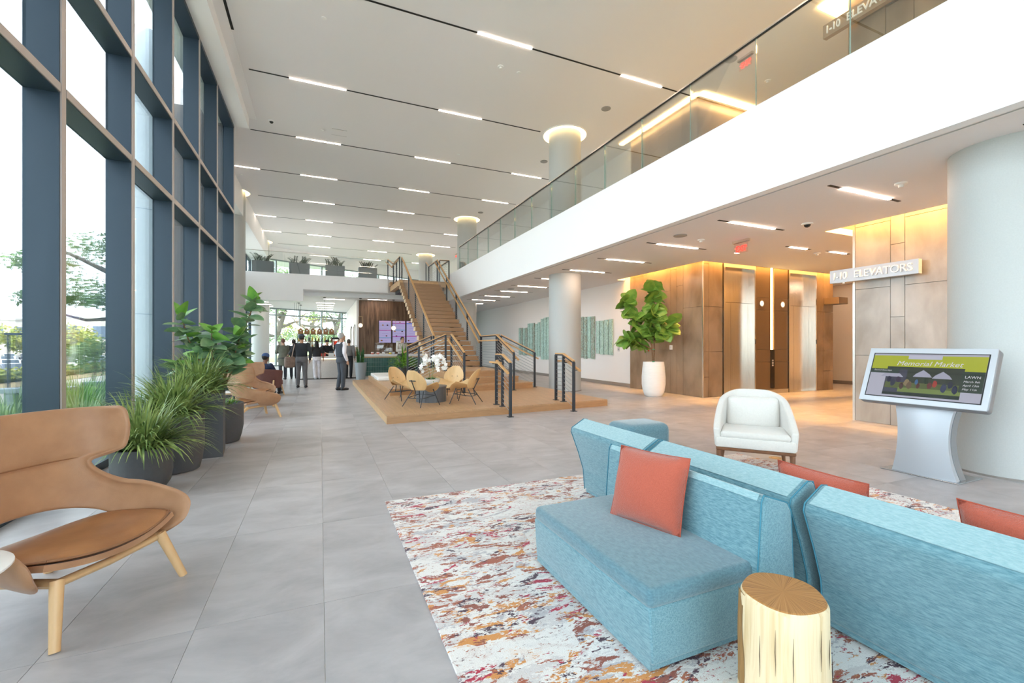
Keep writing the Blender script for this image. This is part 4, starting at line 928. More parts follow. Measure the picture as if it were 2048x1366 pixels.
# ---------------------------------------------------------------- bent-plywood chairs on the platform
M_ply = mat('birch_ply', '#dfb984', .4, noise=.10, nscale=(16, 16, 2.5), ndist=.3)
M_plyE = mat('ply_edge', '#c79a62', .5)
def ply(label, loc, rz):
    t = thing('shell_chair', label, 'chair', loc, rz)
    def back(u, v):
        a = 2 * u - 1; hwid = .27 * (math.sin(PI * min(1, (v * .80 + .16))) ** .55) * (1 - .10 * v); hwid = max(hwid, .012)
        x = a * hwid; return (x, .16 + .17 * v - .10 * (a * a) * (hwid / .27), .33 + .42 * v)
    o = obj('backrest', MB().grid(back, 12, 16), M_ply, t); modmesh(o, ('SOLIDIFY', dict(thickness=.014, offset=0)), ('SUBSURF', dict(levels=1, render_levels=1))); smoothall(o, 60)
    def seat(u, v):
        a = 2 * u - 1; b = 2 * v - 1; dep = .235 * (1 - abs(a) ** 2.2) ** .62 + .016
        y = -.06 + b * dep - .06 * abs(a); z = .335 + .15 * abs(a) ** 1.7 - (.07 * max(0, -b) ** 2) * (1 - a * a) + .02 * b
        return (a * .35, y, z)
    o = obj('seat', MB().grid(seat, 18, 8), M_ply, t); modmesh(o, ('SOLIDIFY', dict(thickness=.014, offset=0)), ('SUBSURF', dict(levels=1, render_levels=1))); smoothall(o, 60)
    for s in (-1, 1):
        obj('leg', MB().tube([(s * .19, -.16, .34), (s * .27, -.28, 0)], [.011, .009], 8), M_dsteel, t, True)
        obj('leg', MB().tube([(s * .15, .10, .31), (s * .24, .30, 0)], [.011, .009], 8), M_dsteel, t, True)
        obj('screw', MB().ell((s * .07, .20, .50), (.009, .006, .009), 8, 6), M_black, t)
    obj('cross_bar', MB().tube([(-.215, -.2, .21), (.215, -.2, .21)], .008, 8).tube([(-.195, .2, .17), (.195, .2, .17)], .008, 8), M_dsteel, t)
    obj('side_bar', MB().tube([(-.215, -.2, .21), (-.195, .2, .17)], .008, 8), M_dsteel, t); obj('side_bar', MB().tube([(.215, -.2, .21), (.195, .2, .17)], .008, 8), M_dsteel, t)
    obj('back_support', MB().tube([(0, .2, .17), (0, .17, .30), (0, .30, .55)], .010, 8).rbox(0, .268, .53, .17, .02, .022, .008), M_dsteel, t)
    return t
def face(d): return math.atan2(d[0], -d[1])
s1 = ply('plywood shell chair nearest the platform edge, back turned to the viewer', (1.93, 9.22, PLAT), face((.80, .62)))
dup(s1, (2.93, 9.28, PLAT), face((-.80, .60)), 'plywood shell chair right of the fluted table, back turned to the viewer')
dup(s1, (1.74, 10.48, PLAT), face((.55, -.8)), 'plywood shell chair left of the fluted table, facing the viewer beside the oak step')
dup(s1, (2.92, 10.42, PLAT), face((-.62, -.78)), 'plywood shell chair behind the fluted table with a pale lit backrest')
ft = thing('fluted_table', 'low dark fluted round table among the plywood chairs', 'coffee table', (2.30, 9.88, PLAT))
obj('drum', MB().lathe([(.33, 0), (.33, .33)], 96, fn=lambda q, z: 1 + .022 * abs(math.sin(12 * q))), mat('fluted_grey', '#5f6266', .4, metal=.2), ft, True)
obj('top', MB().lathe([(.345, .33), (.35, .34), (.345, .352), (0, .352)], 64), mat('grey_top', '#77787a', .4), ft, True)
# ---------------------------------------------------------------- plants
M_pot = mat('charcoal_pot', '#4a4b4e', .55, noise=.08, nscale=(40, 40, 40))
M_soil = mat('soil', '#3a2c20', .95, noise=.3, nscale=(60, 60, 60))
def leafmat(n, a, b, rough=.45, s=7.): return mat(n, a, rough, nscale=(s, s, s), col2=b, detail=2, ramp=(.35, .65), spec=.4)
M_gA = leafmat('grass_blade', '#9db068', '#4c6a33'); M_gB = leafmat('rubber_leaf', '#8fa87e', '#56805a', .3); M_gB2 = leafmat('young_leaf', '#86b04c', '#5f9640', .35)
M_fig = leafmat('fig_leaf', '#97b04e', '#628e38', .33, 4.); M_stem = mat('brown_stem', '#7a5c3e', .8, noise=.3, nscale=(30, 30, 30)); M_zz = leafmat('zz_leaf', '#3f5a3a', '#22382a', .35); M_fern = leafmat('bright_leaf', '#7fae35', '#2f6a24', .4); M_snake = leafmat('snake_leaf', '#3f7a3a', '#1f4a2a', .45, 18.)
def bladeplant(n, L0, L1, wid, z0, spread, up=.9, seed=1, grav=1.):
    rnd = random.Random(seed); mb = MB(); mb.norecalc = True
    for k in range(n):
        a = rnd.uniform(0, 2 * PI); el = rnd.uniform(.25, 1.45) * up; L = rnd.uniform(L0, L1); r0 = spread * math.sqrt(rnd.random()); w = wid * rnd.uniform(.6, 1.1)
        p = Vector((r0 * math.cos(a + rnd.uniform(-.6, .6)), r0 * math.sin(a + rnd.uniform(-.6, .6)), z0)); d = Vector((math.cos(a) * math.cos(el), math.sin(a) * math.cos(el), math.sin(el)))
        side = d.cross(Vector((0, 0, 1))).normalized(); vs = []; ns = 6; tw = rnd.uniform(-.5, .5)
        for i in range(ns + 1):
            t = i / ns; ww = w * (1 - t ** 2.2) * (.55 + .45 * min(1, t * 4)) + .0006
            sd = (side + Vector((0, 0, tw)) * .5).normalized()
            vs += [p - sd * ww, p + sd * ww]
            p = p + d * (L / ns); d = (d + Vector((0, 0, -1)) * grav * (.10 + .20 * t)).normalized()
        mb.add(vs, [(2 * i, 2 * i + 1, 2 * i + 3, 2 * i + 2) for i in range(ns)])
    return mb
def bowl(t, r, h, m=M_pot, rb=.75, soil=True):
    pt = obj('pot', MB().lathe([(r * rb * .8, 0), (r * rb, .01), (r * .93, h * .18), (r, h * .42), (r, h), (r - .025, h), (r - .03, h - .05), (.0, h - .05)], 44), m, t, True)
    if soil: obj('soil', MB().lathe([(r - .035, h - .06), (r - .035, h - .045), (0, h - .035)], 24), M_soil, pt)
t = thing('potted_grass', 'low charcoal bowl with spiky grass plant right behind the tan chair', 'potted plant', (-1.58, 5.36, 0)); bowl(t, .24, .42); obj('foliage', bladeplant(460, .34, .62, .011, .42, .15, 1., 1, 1.5), M_gA, t, kind='stuff')
t = thing('potted_grass', 'tall charcoal round planter with spiky grass, second from the tan chair', 'potted plant', (-1.52, 6.08, 0)); bowl(t, .30, .62, rb=.85); obj('foliage', bladeplant(470, .36, .66, .011, .62, .15, 1., 2, 1.4), M_gA, t, kind='stuff')
t = thing('potted_grass', 'square charcoal planter with spiky grass between the round planters', 'potted plant', (-1.42, 6.80, 0), .12)
obj('pot', MB().prism([(-.27, -.27), (.27, -.27), (.27, .27), (-.27, .27)], 0, .80), M_pot, t); obj('soil', MB().bb(-.24, .24, -.24, .24, .78, .803), M_soil, t); obj('foliage', bladeplant(470, .36, .64, .011, .82, .15, 1., 3, 1.3), M_gA, t, kind='stuff')
# leaf meshes shared by every leaf of a kind
def leafmesh(name, L, W, m, fold=.25, curl=.25, tip=1., base=.5, nv=6):
    mb = MB(); mb.norecalc = True
    def fn(u, v):
        a = 2 * u - 1; w = W / 2 * (math.sin(PI * min(1, v ** base * .985 + .015)) ** .75) * (1 + .15 * math.sin(9 * v) * .3)
        return (a * w, v * L, abs(a) * w * fold - curl * L * v * v)
    mb.grid(fn, 4, nv); me = mb.mesh(name, True, 80); me.materials.append(m); return me
def putleaf(me, parent, p, d, roll=0., sc=1., name='leaf'):
    d = Vector(d).normalized(); x = d.cross(Vector((0, 0, 1)))
    if x.length < .05: x = Vector((1, 0, 0))
    x.normalize(); z = x.cross(d)
    M = Matrix((x, d, z)).transposed().to_4x4() @ Matrix.Rotation(roll, 4, 'Y') @ Matrix.Scale(sc, 4); M.translation = Vector(p)
    o = obj(name, me, me.materials[0], parent); o.matrix_local = M; return o
rub = leafmesh('leaf', .24, .15, M_gB, .15, .12, base=.8); rub2 = leafmesh('leaf', .20, .14, M_gB2, .2, .15)
t = thing('rubber_plant', 'tall leafy rubber plant in a round charcoal pot, last of the planter row', 'potted plant', (-1.38, 7.62, 0)); bowl(t, .34, .56, rb=.85)
obj('ground_cover', bladeplant(160, .05, .12, .012, .55, .26, 1., 9), M_gB2, t, kind='stuff')
rnd = random.Random(4)
main = [(0, 0, .5), (.08, .02, .85), (.16, .06, 1.2), (.30, .12, 1.55), (.42, .2, 1.95), (.44, .25, 2.12)]
obj('stem', MB().tube(main, [.022, .02, .017, .013, .009, .006], 8), M_stem, t, True)
brs = [[(.06, .0, .75), (-.15, -.1, 1.1), (-.3, -.2, 1.5), (-.36, -.28, 1.82)], [(.1, .02, .95), (.25, -.1, 1.3), (.32, -.15, 1.55)], [(.05, 0, .7), (-.1, .2, 1.05), (-.25, .3, 1.4)], [(.1, 0, .9), (-.02, -.2, 1.25), (.0, -.32, 1.62)], [(.1, .0, .8), (.22, .12, 1.15), (.3, .18, 1.4)], [(.05, 0, .7), (-.25, -.15, .95), (-.42, -.2, 1.15)]]
for b in brs: obj('branch', MB().tube(b, [.014] + [.009] * (len(b) - 2) + [.005], 6), M_stem, t, True)
def along(pl, s):
    k = s * (len(pl) - 1); i = min(int(k), len(pl) - 2); return Vector(pl[i]).lerp(Vector(pl[i + 1]), k - i)
for b, n in [(main[2:], 30)] + [(x, 32) for x in brs]:
    for k in range(n):
        s = .25 + .75 * k / (n - 1); a = k * 2.4 + rnd.uniform(-.5, .5); el = rnd.uniform(-.25, .7) + (.6 if s > .95 else 0)
        putleaf(rub2 if (s > .93 or rnd.random() < .1) else rub, t, along(b, s), (math.cos(a) * math.cos(el), math.sin(a) * math.cos(el), math.sin(el)), rnd.uniform(-.8, .8), rnd.uniform(.8, 1.25))
# fiddle leaf fig
t = thing('fiddle_leaf_fig', 'fiddle leaf fig tree in a tall white textured pot by the stone wall', 'potted tree', (8.46, 9.68, 0))
M_wp = mat('white_ridged', '#efece6', .7, bump=1., bscale=(4, 4, 60), noise=.06, nscale=(3, 3, 50))
obj('pot', MB().lathe([(.20, 0), (.24, .03), (.29, .15), (.315, .34), (.315, .55), (.295, .8), (.275, .95), (.245, .95), (.24, .88), (0, .88)], 56, fn=lambda q, z: 1 + .008 * math.sin(90 * z + 3 * math.sin(2 * q))), M_wp, t, True); obj('soil', MB().lathe([(.24, .86), (0, .89)], 24), M_soil, t)
figl = leafmesh('leaf', .36, .33, M_fig, .12, .22, base=.75)
st1 = [(0, 0, .85), (.03, 0, 1.3), (.02, .02, 1.8), (.03, 0, 2.5), (.03, 0, 3.08)]; st2 = [(.01, .03, .85), (-.02, .05, 1.4), (-.14, .16, 1.8), (-.45, .34, 2.2), (-.55, .40, 2.7)]; st3 = [(.02, .02, 1.5), (.26, -.2, 1.75), (.38, -.28, 2.05)]; st4 = [(.0, .05, 1.3), (-.3, .32, 1.5), (-.6, .5, 1.62)]; st5 = [(.02, .02, 1.7), (-.1, -.12, 2.0), (-.05, -.1, 2.3)]
for b in (st1, st2, st3, st4, st5): obj('stem', MB().tube(b, [.022] + [.016] * (len(b) - 2) + [.008], 8), M_stem, t, True)
for z in (.95, 1.28): obj('plant_tie', MB().lathe([(.03, z), (.033, z + .01), (.03, z + .02)], 12, cx=.01, cy=.01), mat('green_tie', '#2f9a6a', .5), t)
for b, n, s0 in ((st1, 66, .36), (st2, 54, .38), (st3, 26, .3), (st4, 30, .35), (st5, 24, .3)):
    for k in range(n):
        s = s0 + (1 - s0) * k / (n - 1); a = k * 2.4 + rnd.uniform(-.4, .4); el = rnd.uniform(-.85, .95) + (.4 if s > .96 else 0)
        putleaf(figl, t, along(b, s), (math.cos(a) * math.cos(el), math.sin(a) * math.cos(el), math.sin(el)), rnd.uniform(-1.2, 1.2), rnd.uniform(.75, 1.15))
# planter boxes on the mezzanine
def zz(seed, n=15, H=.42):
    r = random.Random(seed); mb = MB(); mb.norecalc = True
    for k in range(n):
        a = r.uniform(0, 2 * PI); p = Vector((r.uniform(-.36, .36), r.uniform(-.16, .16), .58)); d = Vector((math.cos(a) * .35, math.sin(a) * .35, 1)).normalized(); L = r.uniform(.7, 1.15) * H
        for i in range(9):
            p = p + d * (L / 9); d = (d + Vector((math.cos(a), math.sin(a), -.3)) * .09).normalized(); sd = d.cross(Vector((0, 0, 1)))
            sd = sd.normalized() if sd.length > .01 else Vector((1, 0, 0))
            for s in (-1, 1):
                q = p + sd * s * .10 + d * .05; w = (d * .025)
                mb.add([p - w * .4, p.lerp(q, .5) - w, q, p.lerp(q, .5) + w], [(0, 1, 2, 3)])
    return mb
M_pl = mat('planter_grey', '#7c7f83', .5)
for k, (x, nm) in enumerate(((-2.52, 'first'), (-.93, 'second'), (.71, 'third'), (2.30, 'fourth'))):
    t = thing('planter_box', 'grey box planter behind the mezzanine glass, %s from the left' % nm, 'planter', (x, 24.45, ZF))
    obj('box', MB().rbox(0, 0, .30, .92, .42, .60, .008, 1), M_pl, t); obj('foliage', zz(20 + k), M_zz, t, kind='stuff'); obj('soil', MB().bb(-.44, .44, -.19, .19, .595, .606), M_soil, t)
# snake plant
t = thing('snake_plant', 'snake plant in a tall tapered grey pot behind the platform', 'potted plant', (1.50, 18.75, 0))
obj('pot', MB().lathe([(.17, 0), (.235, .72), (.215, .72), (.21, .66), (0, .66)], 36), mat('grey_cone_pot', '#9aa0a2', .45, metal=.2), t, True)
r = random.Random(8); snk = None
for k in range(26):
    a = r.uniform(0, 2 * PI); q = .14 * math.sqrt(r.random()); h = r.uniform(.45, .75); x, y = q * math.cos(a), q * math.sin(a); th = r.uniform(0, PI); w = .028
    mb = MB(); mb.norecalc = True; lx, ly = x * .35, y * .35
    for i in range(6):
        s = i / 5; ww = w * (1 - s ** 3) + .002; mb.v += [(x + lx * s - ww * math.cos(th), y + ly * s - ww * math.sin(th), .66 + h * s), (x + lx * s + ww * math.cos(th), y + ly * s + ww * math.sin(th), .66 + h * s)]
    for i in range(5): mb.f.append((2 * i, 2 * i + 1, 2 * i + 3, 2 * i + 2)); mb.mi.append(0)
    obj('leaf', mb, M_snake, t)
# bushy plants on the oak bench behind the chairs
def bushy(seed, n, R_, H, z0, L):
    r = random.Random(seed); mb = MB(); mb.norecalc = True
    for k in range(n):
        a = r.uniform(0, 2 * PI); q = R_ * math.sqrt(r.random()); zz_ = z0 + H * r.random() * (1 - .5 * q / R_); p = Vector((q * math.cos(a), q * math.sin(a), zz_)); el = r.uniform(-.4, .8); d = Vector((math.cos(a) * math.cos(el), math.sin(a) * math.cos(el), math.sin(el))); sd = d.cross(Vector((0, 0, 1))).normalized(); l = L * r.uniform(.6, 1.1)
        mb.add([p, p + d * l * .5 - sd * l * .24, p + d * l - Vector((0, 0, .1 * l)), p + d * l * .5 + sd * l * .24], [(0, 1, 2, 3)])
    return mb
B1 = PLAT + R
for x, y, R_, H, lb, sd, nn in ((2.56, 15.3, .42, .55, 'bushy green plant with a tall upright leaf beside the bench cushion', 31, 320), (3.0, 16.28, .36, .45, 'variegated leafy plant partly hidden by the landing railing', 32, 260)):
    t = thing('leafy_plant', lb, 'potted plant', (x, y, B1)); bowl(t, .19, .34)
    obj('foliage', bushy(sd, nn, R_, H, .32, .14), M_fern, t, kind='stuff')
    if sd == 31:
        for k in range(5): putleaf(leafmesh('tall_leaf', .75, .12, M_fern, .3, .1), t, (.03 * k, 0, .5), (.15 * math.cos(k * 1.7), .15 * math.sin(k * 1.7), 1), k, 1. - .08 * k, 'tall_leaf')
# orchids in a white bowl on the fluted table
t = thing('orchid_bowl', 'white bowl of white orchids on the fluted table', 'orchid', (2.28, 9.86, PLAT + .352))
obj('bowl', MB().lathe([(.09, 0), (.14, .02), (.2, .09), (.215, .15), (.2, .15), (.18, .11), (0, .10)], 40), mat('white_ceramic', '#f3f2ef', .25), t, True)
obj('moss', bushy(40, 150, .17, .07, .11, .07), M_fern, t, kind='stuff')
orl = leafmesh('leaf', .26, .08, M_gB, .2, .35)
for k in range(7): putleaf(orl, t, (.02 * math.cos(k), .02 * math.sin(k), .13), (math.cos(k * .9), math.sin(k * .9), .55), 0, rnd.uniform(.7, 1.1))
fm = MB(); fm.norecalc = True
for k in range(5):
    a = 2 * PI * k / 5 + .3; w = .62; L = .058
    fm.add([(0, 0, .004), (L * .6 * math.cos(a - w), L * .6 * math.sin(a - w), .01), (L * math.cos(a), L * math.sin(a), 0), (L * .6 * math.cos(a + w), L * .6 * math.sin(a + w), .01)], [(0, 1, 2, 3)])
fme = fm.mesh('blossom'); fme.materials.append(mat('orchid_white', '#fbfaf7', .6))
for sx, sy in ((-.06, .02), (.05, -.02), (.12, .06)):
    b = [(sx * .3, sy * .3, .1), (sx * .6, sy * .6, .35), (sx, sy, .58), (sx * 1.9, sy * 1.8, .66), (sx * 2.7, sy * 2.5, .55), (sx * 3.0, sy * 2.8, .36)]
    obj('flower_stem', MB().tube(b, .005, 6), mat('orchid_stem', '#6d7d45', .6), t)
    for k in range(17):
        p = along(b[2:], k / 16) + Vector((rnd.uniform(-.04, .04), rnd.uniform(-.05, .03), rnd.uniform(-.05, .03)))
        o = obj('blossom', fme, fme.materials[0], t); o.matrix_local = Matrix.Translation(p) @ Matrix.Rotation(rnd.uniform(-.6, .6), 4, 'Z') @ Matrix.Rotation(PI / 2 + rnd.uniform(-.5, .5), 4, 'X')
# bench cushions
M_cu = mat('white_vinyl', '#f3f1ed', .5)
for x, y, w_, lb in ((1.98, 14.55, .72, 'white bench cushion nearest the platform edge'), (2.0, 15.85, .70, 'white bench cushion behind the first one')):
    t = thing('bench_cushion', lb, 'cushion', (x, y, B1)); obj('pad', MB().rbox(0, 0, .055, w_, 1.15, .11, .025, 3), M_cu, t, True); obj('seam', MB().bb(-w_ / 2 - .001, w_ / 2 + .001, -.576, .576, .05, .056), mat('seam_grey', '#cfccc6', .6), t)
# ---------------------------------------------------------------- cafe
M_terr = mat('terrazzo', '#dcd7d1', .35, nscale=(60, 60, 60), col2='#b5aca4', detail=6, ramp=(.36, .46)); M_ctop = mat('counter_top', '#efedeb', .3)
M_led2 = emis('counter_led', '#ffd9a0', 5.)
t = thing('service_counter', 'white speckled stone cafe counter with glowing strip under its top', 'counter', (.35, 20.9, 0))
obj('body', MB().bb(-1.05, .9, -.25, .5, .0, .80), M_terr, t); obj('end_pier', MB().bb(.9, 1.15, -.32, .5, 0, .93), M_terr, t); obj('top', MB().bb(-1.15, .9, -.36, .55, .85, .93), M_ctop, t); obj('led_strip', MB().bb(-1.05, .9, -.262, -.25, .815, .85), M_led2, t)
tag(obj('floor_mat', MB().rbox(.4, 20.25, .006, 2.6, .55, .012, .004, 1), mat('mat_black', '#2f2f31', .9, noise=.3, nscale=(50, 50, 50))), 'black floor mat in front of the cafe counter', 'floor mat')
t = thing('tiled_counter', 'cafe counter faced with dark green upright tiles', 'counter', (3.0, 21.25, 0))
obj('body', MB().bb(-1.2, 1.6, -.2, .5, 0, .88), mat('grout_green', '#9fb3aa', .8), t); obj('top', MB().bb(-1.25, 1.65, -.28, .55, .90, 1.0), M_ctop, t); obj('wood_edge', MB().bb(-1.22, 1.62, -.24, -.2, .84, .9), M_oakL, t)
tl = MB()
for i in range(38):
    for j in range(4): tl.bb(-1.2 + i * .0735, -1.2 + i * .0735 + .066, -.212, -.2, .03 + j * .205 + (.05 if i % 2 else 0) * 0, .03 + j * .205 + .195)
obj('green_tiles', tl, mat('green_tile', '#4f7a72', .2, nscale=(5, 5, 5), col2='#375e59', detail=2), t, kind='stuff')
# brown wood wall with screens
ww = struct('wall_cafe', MB().bb(1.98, 5.9, 25.94, 26.2, 0, 3.92), mat('dark_gap', '#3a2a1c', .8), 'brown wood clad wall behind the menu screens')
M_bw = mat('walnut_planks', '#8a6c54', .5, nscale=(9, 9, .7), col2='#4f3826', detail=9, ndist=1.2, ramp=(.3, .66))
random.seed(9)
for i in range(14):
    x0 = 1.98 + i * .28; zc = 1.2 + (i * 5 % 4) * .6
    for za, zb in ((0, zc), (zc, 3.92)): obj('wood_plank', MB().bb(x0 + .003, x0 + .277, 25.90, 25.94, za + .003, zb - .003), M_bw, ww)
struct('wall_cafe_side', MB().bb(1.86, 1.975, 25.95, 37.0, 0, 3.92), M_white)
for y in (27.5, 30.5):
    t = thing('service_door', 'brown service door in the white wall beside the cafe, %s one' % ('nearer' if y < 29 else 'farther'), 'door', (1.85, y, 0)); obj('leaf', MB().bb(-.03, .0, -.5, .5, 0, 2.5), mat('door_brown', '#8c7668', .5), t); obj('frame', MB().bb(-.04, 0, -.58, -.5, 0, 2.6).bb(-.04, 0, .5, .58, 0, 2.6).bb(-.04, 0, -.58, .58, 2.5, 2.6), M_dev, t); obj('handle', MB().tube([(-.06, -.4, .95), (-.06, -.4, 1.15)], .012, 6), M_steel, t)
def screen(x0, x1, label, bands, seed):
    t = thing('menu_screen', label, 'screen', (x0, 25.86, 1.54)); W_, H_ = x1 - x0, 1.28
    obj('bezel', MB().bb(0, W_, 0, .04, 0, H_), M_black, t); dsp = obj('display', MB().bb(.02, W_ - .02, -.004, 0, .02, H_ - .02), emis('lavender_display', '#b9b0dc', .5), t)
    r = random.Random(seed)
    for v, c in bands: obj('print_band', MB().bb(.02, W_ - .02, -.006, -.004, H_ * v, H_ * v + .035), emis('band_' + c, c, .5), dsp)
    for k in range(5): obj('print_picture', MB().ell((r.uniform(.1, W_ - .1), -.005, r.choice((.08, .3, .52, .8, .95)) * H_ * .95 + .04), (.05, .002, .035), 10, 6), emis('food_%d' % (k % 3), ('#7a4a30', '#b5863a', '#4a3030')[k % 3], .4), dsp)
    for k in range(7): obj('print_line', MB().bb(W_ * r.uniform(.08, .3), W_ * r.uniform(.5, .92), -.0055, -.004, H_ * (.1 + .11 * k), H_ * (.1 + .11 * k) + .008), emis('print_text', '#8d84b8', .45), dsp)
    obj('print_header', MB().bb(.02, W_ - .02, -.006, -.004, H_ - .10, H_ - .02), emis('print_header', '#d9b6e2', .5), dsp)
screen(3.03, 3.73, 'left menu screen with a magenta band on the wood wall', [(.55, '#b5358f'), (.22, '#5a9fc0')], 1)
screen(3.77, 4.52, 'middle menu screen partly behind the man in the beige jacket', [(.86, '#a83a98'), (.57, '#5a9fc0'), (.27, '#a04aa8')], 2)
screen(4.56, 5.31, 'right menu screen partly hidden by the stair treads', [(.86, '#3a6ac8'), (.29, '#b5358f')], 3)
# pendants
M_globe = emis('globe_light', '#fff2d6', 3.0); M_brass2 = mat('pendant_brass', '#b79a6a', .35, metal=.7)
def pendant(x, y, z, label, r=.10):
    t = thing('pendant_light', label, 'pendant light', (x, y, z))
    obj('globe', MB().ell((0, 0, 0), (r, r, r), 20, 12), M_globe, t, True)
    obj('loop', MB().tube([(r * 1.15 * math.cos(a), 0, r * 1.15 * math.sin(a) if math.sin(a) < 0 else r * 1.15 * math.sin(a) * .3 + (.45 if math.sin(a) > .3 else .2 * math.sin(a))) for a in [2 * PI * i / 24 for i in range(25)]], .008, 6), M_brass2, t)
    obj('cord', MB().tube([(0, 0, .5), (0, 0, 3.92 - z)], .006, 5), M_black, t); obj('canopy', MB().lathe([(.07, 3.89 - z), (.07, 3.92 - z)], 16), M_black, t)
pendant(1.99, 24.98, 2.48, 'globe pendant hanging at the left edge of the wood wall')
pendant(3.72, 25.0, 2.36, 'globe pendant hanging in front of the middle menu screen', .11)
pendant(.22, 25.2, 2.42, 'globe pendant hanging in front of the cafe windows, right one')
for k, (x, y) in enumerate(((-1.25, 26.2), (-1.2, 27.6), (-1.15, 29.0), (-1.1, 30.4))): pendant(x, y, 2.45, 'globe pendant in the receding cafe row, %s from the front' % ORD[k].replace('nearest', 'first'))
# back bar rack
t = thing('shelf_rack', 'open metal shelf rack behind the cafe counter', 'shelf', (0, 24.3, 0))
for x in (-1.0, -.45, .1, .65): obj('post', MB().bb(x - .015, x + .015, -.18, -.15, 0, 1.98), M_dsteel, t); obj('post', MB().bb(x - .015, x + .015, .15, .18, 0, 1.98), M_dsteel, t)
for z in (.9, 1.3, 1.62, 1.98): obj('shelf_board', MB().bb(-1.03, .68, -.2, .2, z - .03, z), M_stem, t)
M_box = mat('kraft_card', '#a8794e', .7)
for k in range(6):
    t = thing('takeout_box', 'brown gable box on the top cafe shelf, %s from the left' % ORD[k].replace('nearest', 'first'), 'box', (-.88 + k * .285, 24.3, 1.98))
    obj('carton', MB().prism([(-.11, 0), (.11, 0), (.11, .17), (.05, .25), (-.05, .25), (-.11, .17)], -.1, .1, M=rot(rx=PI / 2)), M_box, t); obj('handle', MB().bb(-.04, .04, -.01, .01, .25, .28), M_box, t)
    obj('window_spot', MB().lathe([(.035, .101), (0, .102)], 14, M=rot(rx=PI / 2) @ Matrix.Translation((0, .16, 0))), M_dev, t)
cols = ['#c9722c', '#d9b23a', '#7d2f2a', '#3f6a3a', '#e5e2da', '#8a5a34', '#b5493a', '#2f3f4a']
for k in range(22):
    z = (1.3, 1.62)[k % 2]; x = -.95 + (k // 2) * .148; h = .16 + (k * 7 % 5) * .02
    t = thing('bottle', '%s on the %s cafe shelf, %s from the left' % ('syrup bottle', 'lower' if k % 2 == 0 else 'middle', ORD[k // 2].replace('nearest', 'first')), 'bottle', (x, 24.28, z), group='bottles on the cafe rack')
    obj('glass', MB().lathe([(.03, 0), (.033, .01), (.033, h * .6), (.012, h * .8), (.012, h)], 12), mat('bottle_' + cols[k % 8], cols[k % 8], .2), t, True); obj('cap', MB().lathe([(.014, h), (.014, h + .02), (0, h + .02)], 10), M_black, t)
t = thing('drink_cooler', 'black framed drinks cooler with orange and yellow bottles behind the counter', 'cooler', (.88, 25.0, 0))
obj('case', MB().bb(-.32, .32, -.25, .3, 0, 1.82), M_black, t); obj('interior', MB().bb(-.27, .27, -.262, -.25, .25, 1.72), emis('cooler_light', '#f6efe0', .8), t)
for j, c in enumerate(('#d9a82c', '#e07a22', '#7fae35', '#c9402c')):
    obj('shelf_row', MB().bb(-.25, .25, -.29, -.262, .35 + j * .35, .58 + j * .35), emis('cooler_' + c, c, .7), t)
for x, y, z, lb, c in ((.45, 20.85, .93, 'black and white till on the cafe counter', '#e8e6e2'), (.12, 20.95, .93, 'red and white cup stack on the cafe counter', '#c0493a'), (.78, 21.0, .93, 'white tip jar box on the cafe counter', '#f0efec')):
    t = thing('counter_item', lb, 'till' if 'till' in lb else 'box', (x, y, z)); obj('body', MB().rbox(0, 0, .07, .22, .2, .14, .02), mat('item_' + c, c, .4), t); obj('lid', MB().rbox(0, .04, .17, .16, .06, .10, .015), mat('item_dark', '#33353a', .4), t)
t = thing('espresso_machine', 'steel espresso machine on the rear cafe counter', 'coffee machine', (1.35, 22.9, .9)); obj('body', MB().rbox(0, 0, .25, .7, .45, .36, .04, 2), M_steel, t, True); obj('cup_tray', MB().bb(-.35, .35, -.25, .25, 0, .07), M_black, t); obj('rail', MB().tube([(-.3, -.2, .5), (.3, -.2, .5)], .01, 6), M_steel, t)
t = thing('back_counter', 'low rear work counter under the espresso machine', 'counter', (1.35, 22.95, 0)); obj('body', MB().bb(-.5, .5, -.3, .3, 0, .86), M_white, t); obj('top', MB().bb(-.53, .53, -.33, .33, .86, .9), M_ctop, t)
t = thing('card_stand', 'clear stand with a white card on the green tiled counter', 'display stand', (3.35, 21.05, 1.0)); obj('post', MB().bb(-.04, .04, -.01, .01, 0, .48), glassmat('acrylic2', (.9, .93, .95), .1), t); obj('card', MB().bb(-.1, .1, -.012, 0, .46, .62), M_dev, t); obj('foot', MB().bb(-.09, .09, -.06, .06, 0, .012), M_dev, t)
for k, (x, c) in enumerate(((2.2, '#d98a7a'), (2.45, '#d98a7a'), (2.7, '#f0efec'), (3.0, '#e9d24a'), (3.15, '#cfd8e6'))):
    t = thing('pastry_cup', 'small pastry container on the green tiled counter, %s from the left' % ORD[k].replace('nearest', 'first'), 'container', (x, 21.15, 1.0)); obj('cup', MB().lathe([(.05, 0), (.065, .07), (.06, .075), (0, .075)], 14), mat('cup_' + c, c, .5), t, True); obj('lid', MB().lathe([(.067, .075), (.06, .1), (0, .105)], 14), M_dev, t, True)
t = thing('glass_dome', 'rounded clear food screen on the green tiled counter', 'food guard', (2.75, 21.5, 1.0)); obj('pane', MB().rbox(0, 0, .28, .8, .02, .5, .009, 2), glassmat('dome_glass', (.88, .87, .85), .1), t, True); obj('foot', MB().bb(-.4, .4, -.03, .03, 0, .03), M_steel, t)
